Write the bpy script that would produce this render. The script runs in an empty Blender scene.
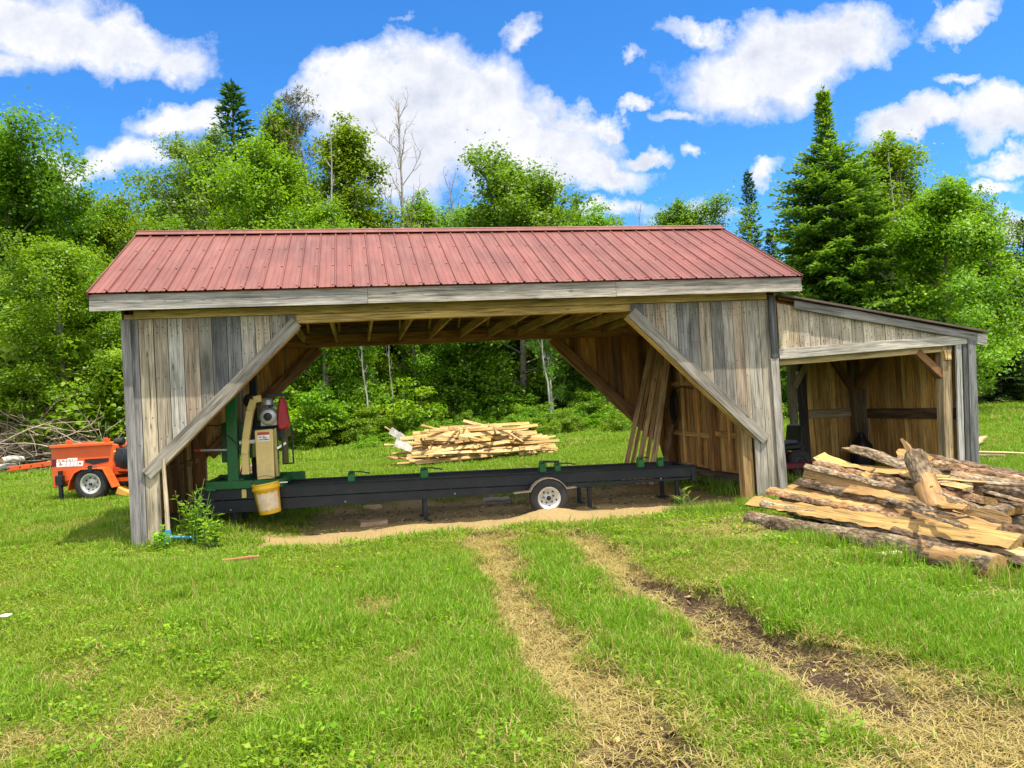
import bpy, bmesh, math, random
import numpy as np
from mathutils import Vector, Matrix

SC = bpy.context.scene
COL = SC.collection
RAD = math.radians
rng = np.random.default_rng(7)
random.seed(7)

# ------------------------------------------------------------------ camera
FPX, TILT, ROLL, EYE = 768.7451, .0213, .0552, 1.6
BX, BY, TH = -4.9431, 9.8206, .1996           # shed corner and yaw
_ct, _st = math.cos(TILT), math.sin(TILT)
_c, _s = math.cos(ROLL), math.sin(ROLL)
FWD = np.array([0, _ct, _st]); _up = np.array([0, -_st, _ct]); _rt = np.array([1., 0, 0])
CR = _c*_rt - _s*_up
CU = _s*_rt + _c*_up
CO = np.array([0, 0, EYE])
UU = np.array([math.cos(TH), math.sin(TH), 0]); VV = np.array([-math.sin(TH), math.cos(TH), 0]); BB = np.array([BX, BY, 0])

def ray(x, y): return FWD + CR*(x-512)/FPX - CU*(y-384)/FPX
def ground(x, y, z=0.):
    d = ray(x, y); return CO + d*((z-EYE)/d[2])
def at_depth(x, y, Y):
    d = ray(x, y); return CO + d*(Y/d[1])
def on_plane(x, y, p, n):
    d = ray(x, y); return CO + d*(((p-CO)@n)/(d@n))
def to_local(P):
    d = np.asarray(P)-BB; return np.array([d@UU, d@VV, d[2]])
def to_world(u, v, w): return BB + UU*u + VV*v + np.array([0, 0, w])
def on_v(x, y, v): return to_local(on_plane(x, y, BB+VV*v, VV))

cam_d = bpy.data.cameras.new('camera'); cam = bpy.data.objects.new('camera', cam_d); COL.objects.link(cam)
cam_d.sensor_width = 36; cam_d.lens = FPX/1024*36; cam_d.clip_start = .05; cam_d.clip_end = 3000
M = Matrix(((CR[0], CU[0], -FWD[0], 0), (CR[1], CU[1], -FWD[1], 0), (CR[2], CU[2], -FWD[2], EYE), (0, 0, 0, 1)))
cam.matrix_world = M
SC.camera = cam

SC.view_settings.view_transform = 'Standard'
SC.view_settings.look = 'None'
SC.view_settings.exposure = .84
SC.view_settings.gamma = 1

# ------------------------------------------------------------------ helpers
def tag(o, label=None, cat=None, group=None, kind=None):
    if label: o['label'] = label
    if cat: o['category'] = cat
    if group: o['group'] = group
    if kind or cat: o['kind'] = kind or 'thing'
    return o

def empty(name, loc, label, cat, rz=0, group=None):
    o = bpy.data.objects.new(name, None); COL.objects.link(o)
    o.location = Vector(loc); o.rotation_euler = (0, 0, rz); o.empty_display_size = .2
    return tag(o, label, cat, group)

class MB:
    """collects vertices and faces with uvw (grain space), tint and rnd attributes"""
    def __init__(s): s.v = []; s.f = []; s.uvw = []; s.tint = []; s.mi = []; s.smooth = []
    def add(s, verts, faces, uvw=None, tint=(1, 1, 1), mi=0, smooth=False):
        b = len(s.v)
        s.v += [tuple(map(float, p)) for p in verts]
        s.f += [tuple(b+i for i in f) for f in faces]
        s.uvw += [tuple(map(float, p)) for p in (uvw if uvw is not None else verts)]
        s.tint += [tuple(tint)+(1.,)]*len(verts)
        s.mi += [mi]*len(faces); s.smooth += [smooth]*len(faces)
        return s
    def build(s, name, mats, parent=None, bevel=0, loc=None):
        me = bpy.data.meshes.new(name)
        me.from_pydata(s.v, [], s.f)
        a = me.attributes.new('uvw', 'FLOAT_VECTOR', 'POINT'); a.data.foreach_set('vector', np.array(s.uvw, np.float32).ravel())
        a = me.attributes.new('tint', 'FLOAT_COLOR', 'POINT'); a.data.foreach_set('color', np.array(s.tint, np.float32).ravel())
        for m in (mats if isinstance(mats, (list, tuple)) else [mats]): me.materials.append(m)
        me.polygons.foreach_set('material_index', s.mi)
        me.polygons.foreach_set('use_smooth', s.smooth)
        bm = bmesh.new(); bm.from_mesh(me); bmesh.ops.recalc_face_normals(bm, faces=bm.faces); bm.to_mesh(me); bm.free()
        me.update()
        o = bpy.data.objects.new(name, me); COL.objects.link(o)
        if parent is not None: o.parent = parent
        if loc is not None: o.location = Vector(loc)
        if bevel:
            m = o.modifiers.new('bevel', 'BEVEL'); m.width = bevel; m.segments = 1; m.limit_method = 'ANGLE'; m.angle_limit = RAD(40)
        return o

BOXF = [(0, 1, 2, 3), (7, 6, 5, 4), (0, 4, 5, 1), (1, 5, 6, 2), (2, 6, 7, 3), (3, 7, 4, 0)]
def nrm(a):
    a = np.asarray(a, float); return a/max(np.linalg.norm(a), 1e-9)

def box(mb, lo, hi, tint=(1, 1, 1), mi=0, grain=None):
    lo = np.array(lo, float); hi = np.array(hi, float)
    P = np.array([[lo[0], lo[1], lo[2]], [hi[0], lo[1], lo[2]], [hi[0], hi[1], lo[2]], [lo[0], hi[1], lo[2]],
                  [lo[0], lo[1], hi[2]], [hi[0], lo[1], hi[2]], [hi[0], hi[1], hi[2]], [lo[0], hi[1], hi[2]]])
    ax = int(np.argmax(hi-lo)) if grain is None else grain
    o = [ax]+[i for i in range(3) if i != ax]
    mb.add(P, BOXF, P[:, o]+rng.uniform(0, 60, 3), tint, mi)

def beam(mb, p0, p1, wid, thk, side, tint=(1, 1, 1), mi=0, segs=1, wob=0., taper=1.):
    """oriented board from p0 to p1; width along 'side', thickness across"""
    p0 = np.array(p0, float); p1 = np.array(p1, float)
    d = nrm(p1-p0); s = np.array(side, float); s = nrm(s-d*(s@d)); n = np.cross(d, s)
    L = np.linalg.norm(p1-p0); off = rng.uniform(0, 60, 3)
    V = []; T = []
    for i in range(segs+1):
        t = i/segs; c = p0+(p1-p0)*t + (s*rng.normal(0, wob)+n*rng.normal(0, wob) if wob and 0 < i < segs else 0)
        k = 1+(taper-1)*t; kw = k*(1+rng.normal(0, .04) if wob else 1)
        for a, b in ((-1, -1), (1, -1), (1, 1), (-1, 1)):
            V.append(c+s*a*wid/2*kw+n*b*thk/2*k); T.append(off+np.array([L*t, a*wid/2, b*thk/2]))
    F = [(0, 1, 2, 3), tuple(4*segs+i for i in (3, 2, 1, 0))]
    for i in range(segs):
        for k in range(4):
            F.append((4*i+k, 4*i+4+k, 4*i+4+(k+1) % 4, 4*i+(k+1) % 4))
    mb.add(V, F, T, tint, mi)

def tube(mb, pts, rad, n=8, tint=(1, 1, 1), mi=0, caps=True, capmi=None, noise=0.):
    pts = np.array(pts, float); m = len(pts)
    rad = np.full(m, rad, float) if np.isscalar(rad) else np.array(rad, float)
    tan = np.gradient(pts, axis=0); ref = np.array([0, 0, 1.]) if abs(nrm(pts[-1]-pts[0])[2]) < .9 else np.array([1., 0, 0])
    V = []; T = []; off = rng.uniform(0, 60, 3); Ls = np.concatenate([[0], np.cumsum(np.linalg.norm(np.diff(pts, axis=0), axis=1))])
    for i in range(m):
        d = nrm(tan[i]); a = nrm(np.cross(d, ref)); b = np.cross(d, a)
        for k in range(n):
            an = 2*math.pi*k/n; r = rad[i]*(1+(rng.normal(0, noise) if noise else 0))
            V.append(pts[i]+(a*math.cos(an)+b*math.sin(an))*r); T.append(off+np.array([Ls[i], math.cos(an)*rad[i], math.sin(an)*rad[i]]))
    F = [(i*n+k, i*n+(k+1) % n, (i+1)*n+(k+1) % n, (i+1)*n+k) for i in range(m-1) for k in range(n)]
    mb.add(V, F, T, tint, mi, True)
    if caps:
        for i in (0, m-1):
            mb.add([V[i*n+k] for k in range(n)], [tuple(range(n))], [T[i*n+k] for k in range(n)], tint, mi if capmi is None else capmi)

def lathe(mb, prof, n=24, axis='z', c=(0, 0, 0), tint=(1, 1, 1), mi=0):
    c = np.array(c, float); V = []
    for r, h in prof:
        for k in range(n):
            a = 2*math.pi*k/n; x, y = r*math.cos(a), r*math.sin(a)
            V.append(c+np.array({'z': (x, y, h), 'y': (x, h, y), 'x': (h, x, y)}[axis]))
    F = [(i*n+k, i*n+(k+1) % n, (i+1)*n+(k+1) % n, (i+1)*n+k) for i in range(len(prof)-1) for k in range(n)]
    mb.add(V, F, None, tint, mi, True)

def prism(mb, poly, y0, y1, tint=(1, 1, 1), mi=0):
    """poly: list of (x,z); extruded along y"""
    n = len(poly)
    V = [(x, y0, z) for x, z in poly]+[(x, y1, z) for x, z in poly]
    F = [tuple(range(n)), tuple(range(2*n-1, n-1, -1))]+[(i, n+i, n+(i+1) % n, (i+1) % n) for i in range(n)]
    mb.add(V, F, None, tint, mi)

# numpy value noise
def _hash(ix, iy, s):
    h = (ix.astype(np.int64)*374761393+iy.astype(np.int64)*668265263+s*974634721) & 0x7fffffff
    h = ((h ^ (h >> 13))*1274126177) & 0x7fffffff
    return ((h ^ (h >> 16)) & 0xffff)/65535.
def vnoise(x, y, s=0):
    ix, iy = np.floor(x), np.floor(y); fx, fy = x-ix, y-iy
    fx = fx*fx*(3-2*fx); fy = fy*fy*(3-2*fy)
    a, b, c, d = _hash(ix, iy, s), _hash(ix+1, iy, s), _hash(ix, iy+1, s), _hash(ix+1, iy+1, s)
    return (a*(1-fx)+b*fx)*(1-fy)+(c*(1-fx)+d*fx)*fy
def fbm(x, y, s=0, o=4):
    r = 0; a = .5; t = 0
    for i in range(o):
        r = r+a*vnoise(x*2**i, y*2**i, s+i*17); t += a; a *= .5
    return r/t
def sstep(a, b, x):
    t = np.clip((x-a)/(b-a), 0, 1); return t*t*(3-2*t)

# ------------------------------------------------------------------ materials
class NT:
    def __init__(s, name):
        s.m = bpy.data.materials.new(name); s.m.use_nodes = True; s.t = s.m.node_tree; s.t.nodes.clear()
        s.out = s.n('ShaderNodeOutputMaterial')
    def n(s, typ, **k):
        x = s.t.nodes.new(typ)
        for a, b in k.items(): setattr(x, a, b)
        return x
    def l(s, a, b): s.t.links.new(a, b)
    def set(s, node, **k):
        for a, b in k.items():
            sk = node.inputs[int(a[1:])] if a[0] == 'i' and a[1:].isdigit() else node.inputs[a.replace('_', ' ')]
            if isinstance(b, bpy.types.NodeSocket): s.l(b, sk)
            else: sk.default_value = b
        return node
    def math(s, op, a, b=0., c=None, clamp=False):
        x = s.n('ShaderNodeMath', operation=op); x.use_clamp = clamp
        s.set(x, i0=a, i1=b)
        if c is not None: s.set(x, i2=c)
        return x.outputs[0]
    def vmath(s, op, a, b=(0, 0, 0)):
        x = s.n('ShaderNodeVectorMath', operation=op); s.set(x, i0=a, i1=b)
        return x.outputs[1] if op in ('LENGTH', 'DOT_PRODUCT') else x.outputs[0]
    def attr(s, name, out='Vector', typ='GEOMETRY'):
        return s.n('ShaderNodeAttribute', attribute_name=name, attribute_type=typ).outputs[out]
    def noise(s, vec, scale=1., detail=4., rough=.55, dist=0.):
        x = s.n('ShaderNodeTexNoise'); s.set(x, Vector=vec, Scale=scale, Detail=detail, Roughness=rough, Distortion=dist)
        return x.outputs[0]
    def ramp(s, fac, stops):
        x = s.n('ShaderNodeValToRGB'); e = x.color_ramp.elements
        while len(e) < len(stops): e.new(.5)
        for i, (p, c) in enumerate(stops):
            e[i].position = p; e[i].color = (c, c, c, 1) if np.isscalar(c) else tuple(c)+(1,)
        s.set(x, Fac=fac); return x.outputs[0]
    def mix(s, fac, a, b, mode='MIX'):
        x = s.n('ShaderNodeMix', data_type='RGBA', blend_type=mode)
        for sk, v in ((x.inputs[0], fac), (x.inputs[6], a), (x.inputs[7], b)):
            if isinstance(v, bpy.types.NodeSocket): s.l(v, sk)
            else: sk.default_value = v if not isinstance(v, tuple) or len(v) == 4 else v+(1,)
        return x.outputs[2]
    def bump(s, h, strength=.5, dist=.01):
        x = s.n('ShaderNodeBump'); s.set(x, Height=h, Strength=strength, Distance=dist); return x.outputs[0]
    def bsdf(s, col, rough=.7, spec=.3, normal=None, metal=0., **k):
        x = s.n('ShaderNodeBsdfPrincipled'); x.inputs['Roughness'].default_value = .7
        s.set(x, Base_Color=col if isinstance(col, bpy.types.NodeSocket) else tuple(col)+(1,), Roughness=rough, Metallic=metal)
        x.inputs['Specular IOR Level'].default_value = spec
        if normal is not None: s.l(normal, x.inputs['Normal'])
        return x.outputs[0]
    def done(s, sh): s.l(sh, s.out.inputs['Surface']); return s.m

def scaled(k, vec, sc):
    return k.vmath('MULTIPLY', vec, sc)

def mat_wood(name='wood', fresh=False):
    k = NT(name); uvw = k.attr('uvw'); tint = k.attr('tint', 'Color')
    g1 = k.noise(scaled(k, uvw, (1.3, 16, 16)), 1, 5, .6, .6)
    g2 = k.noise(scaled(k, uvw, (3.5, 110, 110)), 1, 3, .6, .3)
    st = k.noise(scaled(k, uvw, (.9, 2.2, 2.2)), 1, 4, .55)
    f = k.ramp(g1, [(.28, .45), (.5, 1.), (.72, 1.35)])
    f2 = k.ramp(g2, [(.3, .5), (.55, 1.05), (.75, 1.3)])
    f3 = k.ramp(st, [(.25, .5), (.48, 1.), (.75, 1.3)])
    c = k.mix(1., tint, f, 'MULTIPLY'); c = k.mix(1., c, f2, 'MULTIPLY'); c = k.mix(1., c, f3, 'MULTIPLY')
    # knots
    vo = k.n('ShaderNodeTexVoronoi'); k.set(vo, Vector=scaled(k, uvw, (2.1, 7.5, 7.5)), Scale=1., Randomness=1.)
    kn = k.ramp(vo.outputs['Distance'], [(.06, 1.), (.13, 0.)])
    c = k.mix(k.math('MULTIPLY', kn, .7), c, (.05, .032, .02))
    # long dark checks along the grain
    ck = k.noise(scaled(k, uvw, (1.1, 62, 62)), 1, 2, .45, .25)
    c = k.mix(k.ramp(ck, [(.30, .75), (.37, 0.)]), c, (.035, .027, .02))
    if fresh:
        sw = k.n('ShaderNodeTexWave'); k.set(sw, Vector=uvw, Scale=38., Distortion=3.5, Detail=2.)
        c = k.mix(1., c, k.ramp(sw.outputs[1], [(.2, .86), (.8, 1.06)]), 'MULTIPLY')
        bl = k.noise(scaled(k, uvw, (4.5, 13, 13)), 1, 6, .7)
        c = k.mix(k.ramp(bl, [(.60, 0.), (.67, .8)]), c, (.12, .06, .028))
        h = k.math('ADD', g1, k.math('ADD', g2, bl))
        return k.done(k.bsdf(c, .8, .2, k.bump(h, .7, .008)))
    # silvery streaks
    sv = k.noise(scaled(k, uvw, (.8, 26, 26)), 1, 2, .5)
    c = k.mix(k.ramp(sv, [(.58, 0.), (.72, .28)]), c, (.42, .39, .345))
    h = k.math('ADD', g1, k.math('MULTIPLY', g2, .5))
    return k.done(k.bsdf(c, .82, .2, k.bump(h, .8, .008)))

def mat_bark():
    k = NT('bark'); uvw = k.attr('uvw'); tint = k.attr('tint', 'Color')
    v = k.n('ShaderNodeTexVoronoi'); k.set(v, Vector=scaled(k, uvw, (16, 34, 34)), Scale=1., Randomness=1.)
    n1 = k.noise(scaled(k, uvw, (4, 9, 9)), 1, 5, .6); n2 = k.noise(scaled(k, uvw, (30, 60, 60)), 1, 3, .6)
    c = k.ramp(n1, [(.3, (.085, .06, .04)), (.46, (.20, .15, .10)), (.6, (.31, .25, .18)), (.75, (.46, .39, .29))])
    c = k.mix(1., c, k.ramp(v.outputs['Distance'], [(.1, 1.2), (.5, .8), (.8, .45)]), 'MULTIPLY')
    c = k.mix(1., c, k.ramp(n2, [(.3, .6), (.6, 1.15)]), 'MULTIPLY')
    red = k.noise(scaled(k, uvw, (2.2, 5, 5)), 1, 4, .65)
    c = k.mix(k.ramp(red, [(.57, 0.), (.68, .6)]), c, (.38, .21, .09))
    c = k.mix(1., c, tint, 'MULTIPLY')
    h = k.math('ADD', k.math('MULTIPLY', v.outputs['Distance'], -.7), k.math('ADD', n2, n1))
    return k.done(k.bsdf(c, .9, .15, k.bump(h, .9, .02)))

def mat_simple(name, col, rough=.5, metal=0., var=.18, scale=6., spec=.4, bump=.15, dirt=None):
    k = NT(name); co = k.n('ShaderNodeTexCoord').outputs['Object']
    n1 = k.noise(co, scale, 5, .6); n2 = k.noise(co, scale*9, 3, .6)
    c = k.mix(1., tuple(col), k.ramp(n1, [(.3, 1-var), (.7, 1+var)]), 'MULTIPLY')
    if dirt: c = k.mix(k.ramp(k.noise(co, scale*.7, 6, .7), [(.5, 0.), (.68, .75)]), c, dirt)
    r = k.math('ADD', rough, k.math('MULTIPLY', k.math('SUBTRACT', n2, .5), .3), clamp=True)
    return k.done(k.bsdf(c, r, spec, k.bump(n2, bump, .004), metal))

def mat_leaf(name, lo, mid, hi, trans=.35, gloss=.35):
    k = NT(name); r = k.attr('rnd', 'Fac'); oi = k.n('ShaderNodeObjectInfo').outputs['Random']
    c = k.ramp(r, [(0., lo), (.5, mid), (1., hi)])
    hs = k.n('ShaderNodeHueSaturation'); k.set(hs, Color=c, Hue=k.math('ADD', .480, k.math('MULTIPLY', oi, .030)), Value=k.math('ADD', .95, k.math('MULTIPLY', oi, .4)))
    c = hs.outputs[0]
    b = k.bsdf(c, .48, gloss)
    t = k.n('ShaderNodeBsdfTranslucent'); k.l(k.mix(1., c, (1.15, 1.1, .55), 'MULTIPLY'), t.inputs['Color'])
    m = k.n('ShaderNodeMixShader'); k.set(m, Fac=min(.5, trans+.08), i1=b, i2=t.outputs[0])
    return k.done(m.outputs[0])

def mat_grass(name, g0, g1, straw0, straw1):
    k = NT(name); r = k.attr('rnd', 'Fac'); dry = k.attr('dry', 'Fac', 'INSTANCER'); lush = k.attr('lush', 'Fac', 'INSTANCER')
    tip = k.attr('tip', 'Fac')
    g = k.mix(r, g0, g1)
    g = k.mix(lush, k.mix(.5, g, (.25, .27, .022)), g)
    s = k.mix(r, straw0, straw1)
    r2 = k.math('FRACT', k.math('MULTIPLY', r, 7.31))
    sel = k.math('LESS_THAN', r2, dry)
    c = k.mix(sel, g, s)
    c = k.mix(k.math('MULTIPLY', tip, .22), c, (.30, .42, .04))
    b = k.bsdf(c, .5, .3)
    t = k.n('ShaderNodeBsdfTranslucent'); k.l(k.mix(1., c, (1.1, 1.1, .6), 'MULTIPLY'), t.inputs['Color'])
    m = k.n('ShaderNodeMixShader'); k.set(m, Fac=.4, i1=b, i2=t.outputs[0])
    return k.done(m.outputs[0])

def mat_ground():
    k = NT('ground'); co = k.n('ShaderNodeTexCoord').outputs['Object']; mk = k.n('ShaderNodeSeparateColor'); k.l(k.attr('mask', 'Color'), mk.inputs[0])
    n1 = k.noise(co, 2.2, 6, .62); n2 = k.noise(co, 22, 5, .65); n3 = k.noise(co, 110, 3, .6); n5 = k.noise(co, 48, 4, .7)
    turf = k.mix(k.ramp(n2, [(.35, 0.), (.65, 1.)]), (.06, .10, .012), (.15, .15, .03))
    soil = k.mix(n1, (.22, .155, .08), (.33, .245, .12)); soil = k.mix(k.ramp(n2, [(.35, 0.), (.7, .7)]), soil, (.30, .235, .12))
    dark = k.mix(n2, (.035, .022, .014), (.12, .075, .045)); dark = k.mix(k.ramp(n5, [(.48, 0.), (.62, .8)]), dark, (.24, .17, .09))
    saw = k.mix(n2, (.44, .31, .13), (.56, .42, .20))
    saw = k.mix(k.ramp(n3, [(.55, 0.), (.75, .4)]), saw, (.18, .11, .05))
    c = k.mix(mk.outputs[0], turf, soil); c = k.mix(mk.outputs[1], c, saw); c = k.mix(mk.outputs[2], c, dark)
    c = k.mix(1., c, k.ramp(n3, [(.3, .72), (.65, 1.12)]), 'MULTIPLY')
    h = k.math('ADD', k.math('ADD', n2, n5), k.math('MULTIPLY', n3, .6))
    return k.done(k.bsdf(c, .95, .1, k.bump(h, 1., .04)))

def mat_roof(name, col):
    k = NT(name); co = k.n('ShaderNodeTexCoord').outputs['Object']
    n1 = k.noise(co, 1.1, 5, .6); n2 = k.noise(scaled(k, co, (9, 1.2, 1.2)), 1, 4, .6); n3 = k.noise(co, 60, 3, .6)
    c = k.mix(1., col, k.ramp(n1, [(.3, .78), (.7, 1.16)]), 'MULTIPLY')
    n4 = k.noise(scaled(k, co, (4.3, .5, .5)), 1, 5, .65)
    c = k.mix(1., c, k.ramp(n4, [(.35, .8), (.65, 1.12)]), 'MULTIPLY')
    c = k.mix(k.ramp(n2, [(.46, 0.), (.75, .38)]), c, (.24, .11, .085))
    c = k.mix(k.ramp(n3, [(.55, 0.), (.8, .18)]), c, (.11, .032, .027))
    return k.done(k.bsdf(c, .5, .35, k.bump(n3, .08, .004)))

WOOD = mat_wood(); FRESHW = mat_wood('fresh_wood', True); BARK = mat_bark(); GROUND = mat_ground()
ROOF = mat_roof('red_roof_metal', (.152, .043, .031)); ROOF2 = mat_roof('brown_roof_metal', (.085, .062, .052))
SCREW = mat_simple('screw', (.2, .09, .08), .5)
GREEN = mat_simple('green_paint', (.006, .10, .022), .35, var=.2, dirt=(.05, .075, .04))
BLACK = mat_simple('black_steel', (.006, .0085, .015), .42, var=.3, dirt=(.02, .022, .026))
BLACKP = mat_simple('black_plastic', (.012, .012, .013), .5)
CREAM = mat_simple('cream_paint', (.66, .49, .19), .4, var=.08, dirt=(.5, .37, .16))
STEEL = mat_simple('grey_metal', (.36, .36, .37), .38, .5, dirt=(.2, .19, .17))
CHROME = mat_simple('light_rim', (.46, .45, .42), .45, .35, dirt=(.45, .42, .38))
RUBBER = mat_simple('rubber', (.022, .021, .021), .8, dirt=(.07, .06, .05))
REDP = mat_simple('red_tank', (.30, .012, .018), .4)
ORANGE = mat_simple('orange_paint', (.62, .095, .014), .4, var=.1, scale=3, dirt=(.6, .13, .04))
WHITE = mat_simple('white_vinyl', (.8, .79, .77), .5, var=.06)
REDS = mat_simple('red_vinyl', (.5, .05, .03), .5)
INK = mat_simple('ink', (.06, .05, .07), .6)
YELLOW = mat_simple('yellow_plastic', (.72, .42, .02), .42, var=.1, dirt=(.62, .4, .06))
LABEL = mat_simple('worn_label', (.62, .5, .36), .6, var=.15, scale=16, dirt=(.66, .42, .05))
BLUE = mat_simple('blue_paint', (.04, .22, .40), .5, dirt=(.12, .2, .25))
HANDLE = WOOD
PLASTER = mat_simple('birch_bark', (.42, .40, .36), .7, var=.3, scale=9, dirt=(.2, .18, .15))
TRUNK = mat_simple('tree_bark', (.17, .145, .115), .9, var=.4, scale=5, bump=.6)
PALETRUNK = mat_simple('pale_bark', (.42, .40, .35), .85, var=.3, scale=4, dirt=(.14, .12, .1))
DEADWOOD = mat_simple('dead_wood', (.25, .22, .19), .9, var=.3, scale=5)
BRUSHWOOD = mat_simple('brush_wood', (.33, .26, .185), .9, var=.4, scale=3)
# ------------------------------------------------------------------ ground
TRACK1 = [(-.42, 9.2, .26), (-.34, 8.45, .26), (-.05, 6.19, .25), (.2, 4.92, .27), (.42, 3.82, .30), (.52, 3.2, .34), (.75, 1.2, .36)]
TRACK2 = [(.62, 9.0, .2), (.74, 8.31, .24), (1.1, 6.27, .30), (1.4, 4.92, .40), (1.72, 4.04, .52), (2.1, 3.1, .68), (2.5, 1.2, .7)]
DARK = [(.95, 6.9, .12), (1.24, 6.05, .25), (1.46, 5.1, .31), (1.66, 4.3, .26), (1.85, 3.85, .12)]
def seg_field(x, y, line):
    """1 on the line, 0.5 at its half width, 0 away"""
    best = np.full(x.shape, -9.)
    for (ax, ay, aw), (bx, by, bw) in zip(line[:-1], line[1:]):
        dx, dy = bx-ax, by-ay; t = np.clip(((x-ax)*dx+(y-ay)*dy)/(dx*dx+dy*dy), 0, 1)
        d = np.hypot(x-ax-t*dx, y-ay-t*dy); w = aw+(bw-aw)*t
        best = np.maximum(best, 1-.5*d/w)
    return np.clip(best, 0, 1)
def local_uv(x, y):
    return (x-BX)*UU[0]+(y-BY)*UU[1], (x-BX)*VV[0]+(y-BY)*VV[1]
def fields(x, y):
    x = np.asarray(x, float); y = np.asarray(y, float)
    n = fbm(x*2.3, y*2.3, 3); nf = fbm(x*7, y*7, 9); nl = fbm(x*.55, y*.55, 21)
    t = np.maximum(seg_field(x, y, TRACK1), seg_field(x, y, TRACK2))
    bare = sstep(.5, .74, t+(n-.5)*.7+(nf-.5)*.4)
    worn = sstep(.26, .74, t+(n-.5)*.7+(nf-.5)*.3)
    dark = sstep(.42, .62, seg_field(x, y, DARK)+(nf-.5)*.6+(n-.5)*.3)
    bare = np.maximum(bare, dark)
    dark = np.maximum(dark, sstep(.45, .62, np.clip(1-.5*np.hypot((x-.5)/.26, (y-3.45)/.3), 0, 1)+(nf-.5)*.5))
    u, v = local_uv(x, y)
    wob = (fbm(u*1.3, v*1.3, 31)-.5)*.7+(nf-.5)*.25
    front = -1.12+wob*.38
    inside = sstep(0, .22, v-front)*sstep(1.25, 1.75, u+wob)*sstep(0, .5, 8.75-u+wob*.5)*sstep(0, .7, 3.5-v+wob)
    grasspatch = sstep(0, .8, 2.5-u+wob)*sstep(.2, .6, v)        # grassy bit left under the mill
    inside = inside*(1-.8*grasspatch)
    saw = inside*(.5+.5*sstep(0, .6, 2.0-v+wob))
    patch = 0*x
    for px, py, r in ((-1.95, 4.1, .42), (-2.75, 3.9, .5), (-1.55, 4.3, .3), (-2.9, 4.9, .35), (-.75, 4.9, .25), (-7.0, 12.3, 1.0), (-5.6, 11.9, .6), (-1.2, 6.2, .35), (2.25, 8.35, .7), (2.9, 8.9, .5)):
        patch = np.maximum(patch, np.clip(1-np.hypot(x-px, (y-py)*.7)/r, 0, 1))
    dry = np.clip(sstep(.2, .95, patch+(n-.5)*1.1)*.75 + sstep(.5, .75, nl)*.22, 0, 1)
    leanto = sstep(9.1, 9.4, u)*sstep(0, .4, v)*sstep(0, .3, 12.6-u)*sstep(0, .3, 3.0-v)
    return dict(bare=bare, worn=worn, dark=dark, saw=saw, inside=inside, dry=dry, n=n, nf=nf, nl=nl, u=u, v=v, leanto=leanto)
def ground_z(x, y, fl=None):
    fl = fl or fields(x, y)
    x = np.asarray(x, float); y = np.asarray(y, float)
    far = sstep(14, 30, y)
    z = (fl['nl']-.5)*.07*(1-fl['inside'])+(fl['n']-.5)*.035
    z = z-.075*fl['bare']-.03*fl['dark']+.011*np.sin(y*46+x*9)*np.sin(x*30-y*8)*np.clip(fl['dark']*1.2, 0, 1)+(fl['nf']-.5)*.035*np.maximum(fl['bare'], fl['inside'])
    u, v = fl['u'], fl['v']
    z = z-.135*sstep(.8, 2.4, u)*sstep(0, 1.0, 9.4-u)*sstep(-1.3, -.5, v)*sstep(0, 1., 3.8-v)
    z = z+.125*np.exp(-((u-5.6)/.42)**2-((v-.42)/.24)**2)+.05*np.exp(-((u-6.3)/.5)**2-((v-.9)/.35)**2)+.05*np.exp(-((u-3.6)/.6)**2-((v-.6)/.3)**2)
    z = z+far*(fbm(x*.08, y*.08, 77)-.5)*.5
    return z

def axis(lo, hi, step, ends):
    a = list(np.arange(lo, hi+1e-6, step)); s = step; b = a[0]
    left = []
    while b > -ends: s *= 1.22; b -= s; left.append(b)
    s = step; b = a[-1]; right = []
    while b < ends: s *= 1.22; b += s; right.append(b)
    return np.array(left[::-1]+a+right)
gx = axis(-9, 8, .055, 600); gy = axis(1.5, 14.5, .055, 600)
XX, YY = np.meshgrid(gx, gy); fl = fields(XX, YY); ZZ = ground_z(XX, YY, fl)
nx, ny = len(gx), len(gy)
me = bpy.data.meshes.new('ground')
verts = np.stack([XX.ravel(), YY.ravel(), ZZ.ravel()], 1)
ii = (np.arange(ny-1)[:, None]*nx+np.arange(nx-1)[None, :]).ravel()
quads = np.stack([ii, ii+1, ii+nx+1, ii+nx], 1)
def fast_mesh(name, verts, quads, smooth=False):
    me = bpy.data.meshes.new(name)
    me.vertices.add(len(verts)); me.vertices.foreach_set('co', np.asarray(verts, np.float32).ravel())
    k = quads.shape[1]
    me.loops.add(quads.size); me.loops.foreach_set('vertex_index', quads.astype(np.int32).ravel())
    me.polygons.add(len(quads)); me.polygons.foreach_set('loop_start', np.arange(0, quads.size, k, dtype=np.int32))
    if smooth: me.polygons.foreach_set('use_smooth', np.ones(len(quads), bool))
    me.update(calc_edges=True); me.validate()
    return me
me = fast_mesh('ground', verts, quads, True)
mask = np.stack([np.clip(np.maximum(np.maximum(fl['bare'], fl['inside']), fl['leanto']), 0, 1), np.clip(fl['saw'], 0, 1), np.clip(fl['dark'], 0, 1), np.ones_like(XX)], -1).astype(np.float32)
me.attributes.new('mask', 'FLOAT_COLOR', 'POINT').data.foreach_set('color', mask.ravel())
me.materials.append(GROUND)
go = bpy.data.objects.new('ground', me); COL.objects.link(go); tag(go, kind='structure')
def gz(x, y): return float(ground_z(np.array([x]), np.array([y]))[0])

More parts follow.
